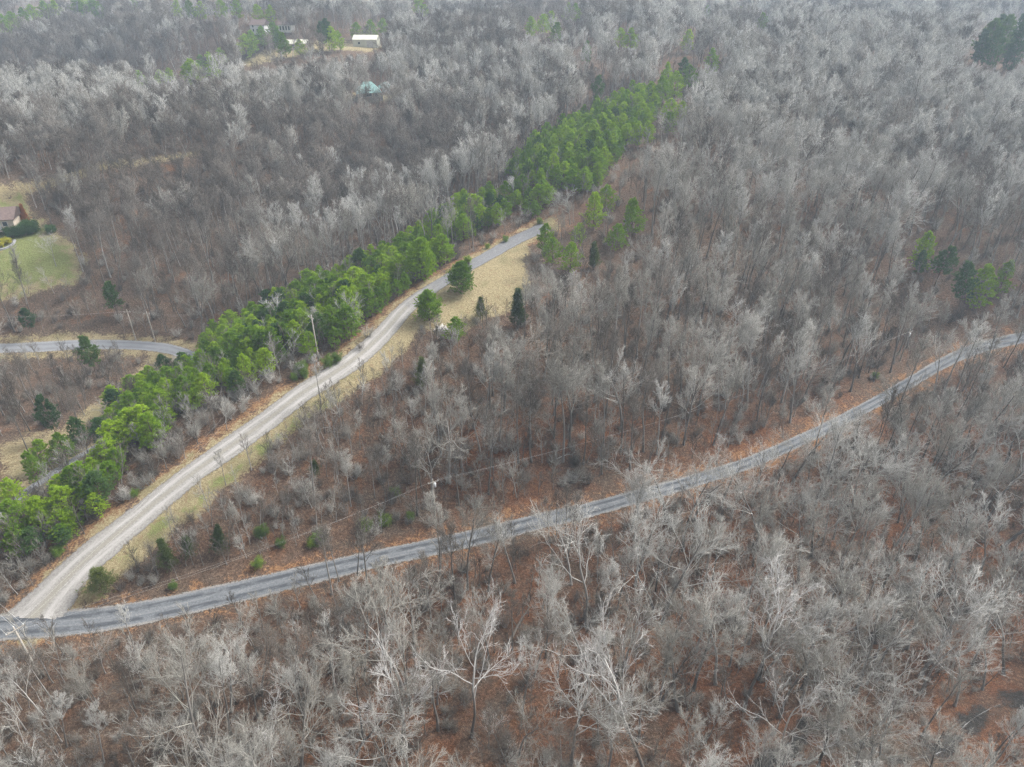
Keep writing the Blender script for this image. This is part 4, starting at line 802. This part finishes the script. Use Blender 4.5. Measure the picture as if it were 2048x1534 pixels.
D = utility_pole(272, 680, 9.0, "pale wooden pole behind the left road curve, left of its neighbour", .8, .2)
E_ = utility_pole(311, 684, 9.0, "pale wooden pole behind the left road curve, right of its neighbour", .8, .2)
F_ = utility_pole(1800, 722, 8.5, "pale pole with a white head above the road's right bend", .7, .5, True)
utility_pole(1060, 196, 13.0, "distant pale pole with a crossarm rising out of the grey wood", 1.6)
for k, nm in ((0, "nearer"), (2, "farther")): wire(A[k], B[k], 1.6, f"{nm} of two wires strung over the bank between junction pole and transformer pole")
for k, nm in ((0, "left"), (2, "right")): wire(A[k], Cc[k], 2.2, f"{nm} of two wires crossing the pine strip up to the ridge pole")
off = ground(-190, 1085)[0] + [0, 0, 10.5]
for k, nm in ((0, "lowest"), (1, "middle"), (2, "topmost")): wire(A[k], off + [0, (k - 1) * 1.0, 0], 1.0, f"{nm} of three bright wires running off the picture from the junction pole", .010)
for k, nm in ((0, "nearer"), (2, "farther")): wire(B[k], F_[k], 3.0, f"{nm} of two faint wires along the hill foot right of the transformer pole", .007)
lo_ = ground(-160, 690)[0] + [0, 0, 8.6]; hi_ = ground(420, 690)[0] + [0, 0, 9.5]
for k, nm in ((0, "lower"), (2, "upper")):
    wire(D[k], lo_ + [0, (k - 1) * .6, 0], 1.0, f"{nm} of two wires over the left road, running off left"); wire(E_[k], hi_ + [0, (k - 1) * .6, 0], .8, f"{nm} of two wires from the left road curve towards the pines"); wire(D[k], E_[k], .1, f"{nm} of two short wires joining the neighbouring poles at the left curve")

# ------------------------------------------------------------------ buildings and small things
def building(name, label, cat, u, v, wd, dp, h, rz, wall, roof, rise, hip=False, over=.4, windows=(), door=None, chimney=None, gable_front=False):
    q = ground(u, v)[0]; r = tag(obj(name, None, loc=q), label, cat); r.rotation_euler.z = rz; USED.add(label)
    s = Mesh(); s.box((0, 0, h / 2 - .3), (wd, dp, h + .6))
    if not hip: s.add([[-wd/2, -dp/2, h], [-wd/2, dp/2, h], [-wd/2, 0, h + rise], [wd/2, -dp/2, h], [wd/2, dp/2, h], [wd/2, 0, h + rise]], [[0, 2, 1], [3, 4, 5]])
    obj("wall", s.mesh("wall", M[wall], True), r)
    s = Mesh(); x, y = wd/2 + over, dp/2 + over; e = h - rise * over / (dp/2); rx = wd/2 - dp/2 * .9 if hip else x; T = .12
    top = [[-x, -y, e + .02], [x, -y, e + .02], [x, y, e + .02], [-x, y, e + .02], [-rx, 0, h + rise + .05], [rx, 0, h + rise + .05]]; bot = [[a, b, c + T] for a, b, c in top]
    s.add(top + bot, [[6, 7, 11, 10], [8, 9, 10, 11], [0, 4, 5, 1], [2, 5, 4, 3], [0, 1, 7, 6], [2, 3, 9, 8]]); s.add(top + bot, [[7, 8, 11], [9, 6, 10], [1, 5, 2], [3, 4, 0]] ); s.add(top + bot, [[1, 2, 8, 7], [3, 0, 6, 9]]) if hip else s.add(top + bot, [[1, 5, 11, 7], [5, 2, 8, 11], [3, 4, 10, 9], [4, 0, 6, 10]])
    ro = obj("roof", s.mesh("roof", M[roof], True), r)
    if chimney: s = Mesh(); s.box((chimney, .4, h + rise * .8), (.8, .8, rise + 1.4)); obj("chimney", s.mesh("chimney", M['brick'], True), ro)
    for x0, z0, a, b in windows:
        s = Mesh(); s.box((x0, -dp/2 - .03, z0), (a, .08, b)); wn_ = obj("window", s.mesh("window", M['glass'], True), r)
        s = Mesh()
        for cx_, cz_, w2, h2 in ((0, b/2 + .06, a + .24, .12), (0, -b/2 - .06, a + .24, .12), (-a/2 - .06, 0, .12, b), (a/2 + .06, 0, .12, b)): s.box((x0 + cx_, -dp/2 - .05, z0 + cz_), (w2, .12, h2))
        obj("frame", s.mesh("frame", M['offwhite'], True), wn_)
    if door:
        s = Mesh(); s.box((door[0], -dp/2 - .04, door[2] / 2), (door[1], .1, door[2])); obj("door", s.mesh("door", M[door[3]], True), r)
    return r
building("house", "house with a teal hipped metal roof standing in the far wood", "house", 738, 200, 9.5, 7, 4.0, .25, 'tan', 'teal', 3.2, True, .7, [(-3.5, 2.6, 1.2, 1.5), (0, 3.2, 2.2, 2.4), (3.0, 2.6, 1.2, 1.5)], (5.0, 1.1, 2.1, 'wood'))
building("outbuilding", "small outbuilding with a teal roof right of the teal-roofed house", "outbuilding", 772, 186, 5, 5, 2.8, .25, 'brick', 'teal', 1.6, True, .5, [(-1, 1.6, .9, 1)], (1.2, .9, 2.0, 'wood'))
building("barn", "long cream metal barn at the far field's right end", "barn", 734, 93, 12.5, 8, 3.6, -.05, 'cream', 'cream', 1.7, False, .2, [(-3, 2, 1, 1)], (2.5, 3.2, 2.9, 'wood'))
building("barn", "cream-roofed shed half hidden by dark pines on the far field", "barn", 596, 95, 12, 8, 2.6, .12, 'tan', 'cream', 1.6, False, .5, [(-2, 1.5, 1, .9)], (2.5, 1.2, 2.1, 'wood'))
building("house", "far white house with a dark roof behind dark pines", "house", 522, 66, 9, 7, 4.6, -.2, 'offwhite', 'shingle', 2.4, False, .4, [(-2.6, 1.8, 1, 1.4), (0, 1.8, 1, 1.4), (-2.6, 3.8, 1, 1.2), (2.6, 3.8, 1, 1.2)], (2.4, 1.1, 2.1, 'brick'))
building("house", "far low house with a row of white posts right of the white one", "house", 574, 62, 8, 6, 3.6, -.1, 'offwhite', 'shingle', 1.6, False, .4, [(-2.6, 1.8, .9, 2.2), (-.9, 1.8, .9, 2.2), (.9, 1.8, .9, 2.2), (2.6, 1.8, .9, 2.2)])
building("house", "low house with a brown shingle roof at the left edge", "house", -14, 452, 15, 9, 3.2, .25, 'tan', 'shingle', 2.2, False, .6, [(-3.0, 1.7, 1.4, 1.2), (1.6, 1.7, 1.8, 1.4), (5.2, 1.7, 1.2, 1.2)], (3.6, 1.0, 2.1, 'offwhite'), -1.5)
building("shed", "tiny white shed among far grey trees left of the teal roof", "shed", 645, 219, 2.2, 2.0, 1.9, .2, 'offwhite', 'cream', .6, False, .15, [(-.5, 1.2, .5, .5)], (.5, .7, 1.6, 'wood'))
def bush_at(name, pr, u, v, h, label, cat="bush", sq=1.0): return evergreen(name, pr, u, v, h, label, cat, .45, None, sq, ('stems', 'foliage'))
DSH = [shrub(190 + i, 3, M['dneedle'], True, .6, .3, 12) for i in range(2)]; YSH = shrub(195, 2, M['yellow'], True, .75, .22, 12)
bush_at("bush", DSH[0], 22, 462, 4.2, "dark evergreen bush in front of the brown-roofed house, left of three"); bush_at("bush", DSH[1], 42, 458, 4.6, "tall dark evergreen bush in front of the house, middle of three"); bush_at("bush", DSH[0], 60, 452, 5.0, "grey-green evergreen bush at the house corner, right of three")
bush_at("bush", YSH, 11, 481, 2.4, "bright yellow-green bush inside the curved stone edging"); bush_at("bush", YSH, -2, 488, 2.0, "low yellow bush cut off by the left edge"); bush_at("bush", DSH[1], 100, 457, 3.2, "small dark green bush alone on the lawn's far side")
RT = cedar_tree(199, 7, M['rustleaf'], .24); evergreen("cedar_tree", RT, 46, 428, 7.0, "rust-orange cone-shaped tree beside the brown-roofed house", "tree", .5)
s = Mesh(); L = spline(gpoly([(-30,506),(0,500),(14,496),(26,489),(30,481)]), .6); z = H(L[:, 0], L[:, 1]); o0 = np.array([L[0, 0], L[0, 1], z[0]])
t = np.gradient(L, axis=0); t /= np.linalg.norm(t, axis=1, keepdims=True); nn = np.stack([-t[:, 1], t[:, 0]], 1) * .35
rows = [np.column_stack([L + sg * nn, z + hz]) - o0 for sg, hz in ((-1, -.2), (-1, .35), (1, .35), (1, -.2))]; V = np.stack(rows, 1).reshape(-1, 3); i = np.arange(len(L) * 4).reshape(-1, 4)
s.add(V, np.concatenate([np.stack([i[:-1, k], i[:-1, k+1], i[1:, k+1], i[1:, k]], 1) for k in range(3)])); tag(obj("garden_edging", s.mesh("garden_edging", M['stone'], True), loc=o0), "curved grey stone edging round the yellow bush", "garden edging")
# a heap of cut wood on the clearing's edge, fallen stems in the wood
rgw = np.random.default_rng(3); q = ground(885, 662)[0]; s = Mesh()
for k in range(46):
    a = rgw.uniform(0, 3.14); l = rgw.uniform(.8, 2.4); c = np.array([rgw.normal(0, .9), rgw.normal(0, .7), 0]); c[2] = max(.1, .9 - np.hypot(c[0], c[1]) * .5 + rgw.uniform(-.1, .3)); d = np.array([math.cos(a), math.sin(a), rgw.normal(0, .18)]) * l / 2
    s.tubes(np.array([[c - d, c, c + d]]), np.full((1, 3), rgw.uniform(.05, .13)), 6)
tag(obj("wood_pile", s.mesh("wood_pile", M['wood']), loc=q), "pale heap of cut wood at the clearing's lower left edge", "wood pile")
def fallen(u0, v0, u1, v1, r, m, label, l0=0., l1=0.):
    a = ground(u0, v0)[0] + [0, 0, r * .8 + l0]; b = ground(u1, v1, l1)[0] + [0, 0, r * .6 + l1]; t = np.linspace(0, 1, 7)[:, None]; P = a * (1 - t) + b * t; P[1:-1] += rgw.normal(0, .12, (5, 3)); P[:, 2] = np.maximum(P[:, 2], H(P[:, 0], P[:, 1]) + r * .5)
    root = tag(obj("fallen_tree", None, loc=a), label, "fallen tree"); s = Mesh(); s.tubes((P - a)[None], (r * np.linspace(1, .35, 7))[None], 7); obj("trunk", s.mesh("trunk", M[m]), root)
    B_, BR = spawn(rgw, (P - a)[None], (r * np.linspace(1, .35, 7))[None], 9, .45, 1., .7, .2, lambda t: .22 * (1.2 - .6*t), 4, .05, .12, .6, .3); s = Mesh(); s.tubes(B_, np.maximum(BR, .015), 4); obj("branches", s.mesh("branches", M['bark'] if m == 'log' else M['wtwig']), root); USED.add(label)
fallen(1010, 1300, 1060, 1215, .30, 'log', "dark leaning dead trunk propped among pale trees", 0, 4.0)
fallen(1585, 1534, 1655, 1508, .26, 'ltwig', "pale fallen trunk across the creek bank at the bottom edge")
fallen(1895, 1262, 1848, 1205, .40, 'log', "thick dark log lying in the hollow beside the side creek")
fallen(1100, 925, 1150, 905, .14, 'ltwig', "thin pale fallen stem on the rust hillside")

# ------------------------------------------------------------------ haze over the whole valley
bpy.ops.mesh.primitive_cube_add(size=1); hz = bpy.context.object; hz.name = "haze"; hz.data.name = "haze"
zmin, zmax = float(GZ.min()) - 1, max(CAMZ, float(GZ.max()) + 30) + 4
hz.scale = (GX[-1] - GX[0] + 20, GY[-1] - GY[0] + 20, zmax - zmin); hz.location = ((GX[-1] + GX[0]) / 2, (GY[-1] + GY[0]) / 2, (zmin + zmax) / 2); hz["kind"] = "stuff"; hz["label"] = "thin bluish winter haze over the hills"
hm = bpy.data.materials.new("haze_air"); hm.use_nodes = True; hn = hm.node_tree; hn.nodes.remove(hn.nodes["Principled BSDF"]); pv = hn.nodes.new("ShaderNodeVolumePrincipled")
pv.inputs["Color"].default_value = (.68, .84, 1, 1); pv.inputs["Density"].default_value = .00036; pv.inputs["Anisotropy"].default_value = .2; hn.links.new(pv.outputs[0], hn.nodes["Material Output"].inputs["Volume"]); hz.data.materials.append(hm)
print("bare", n, "pines", len(pines), "under", m_)
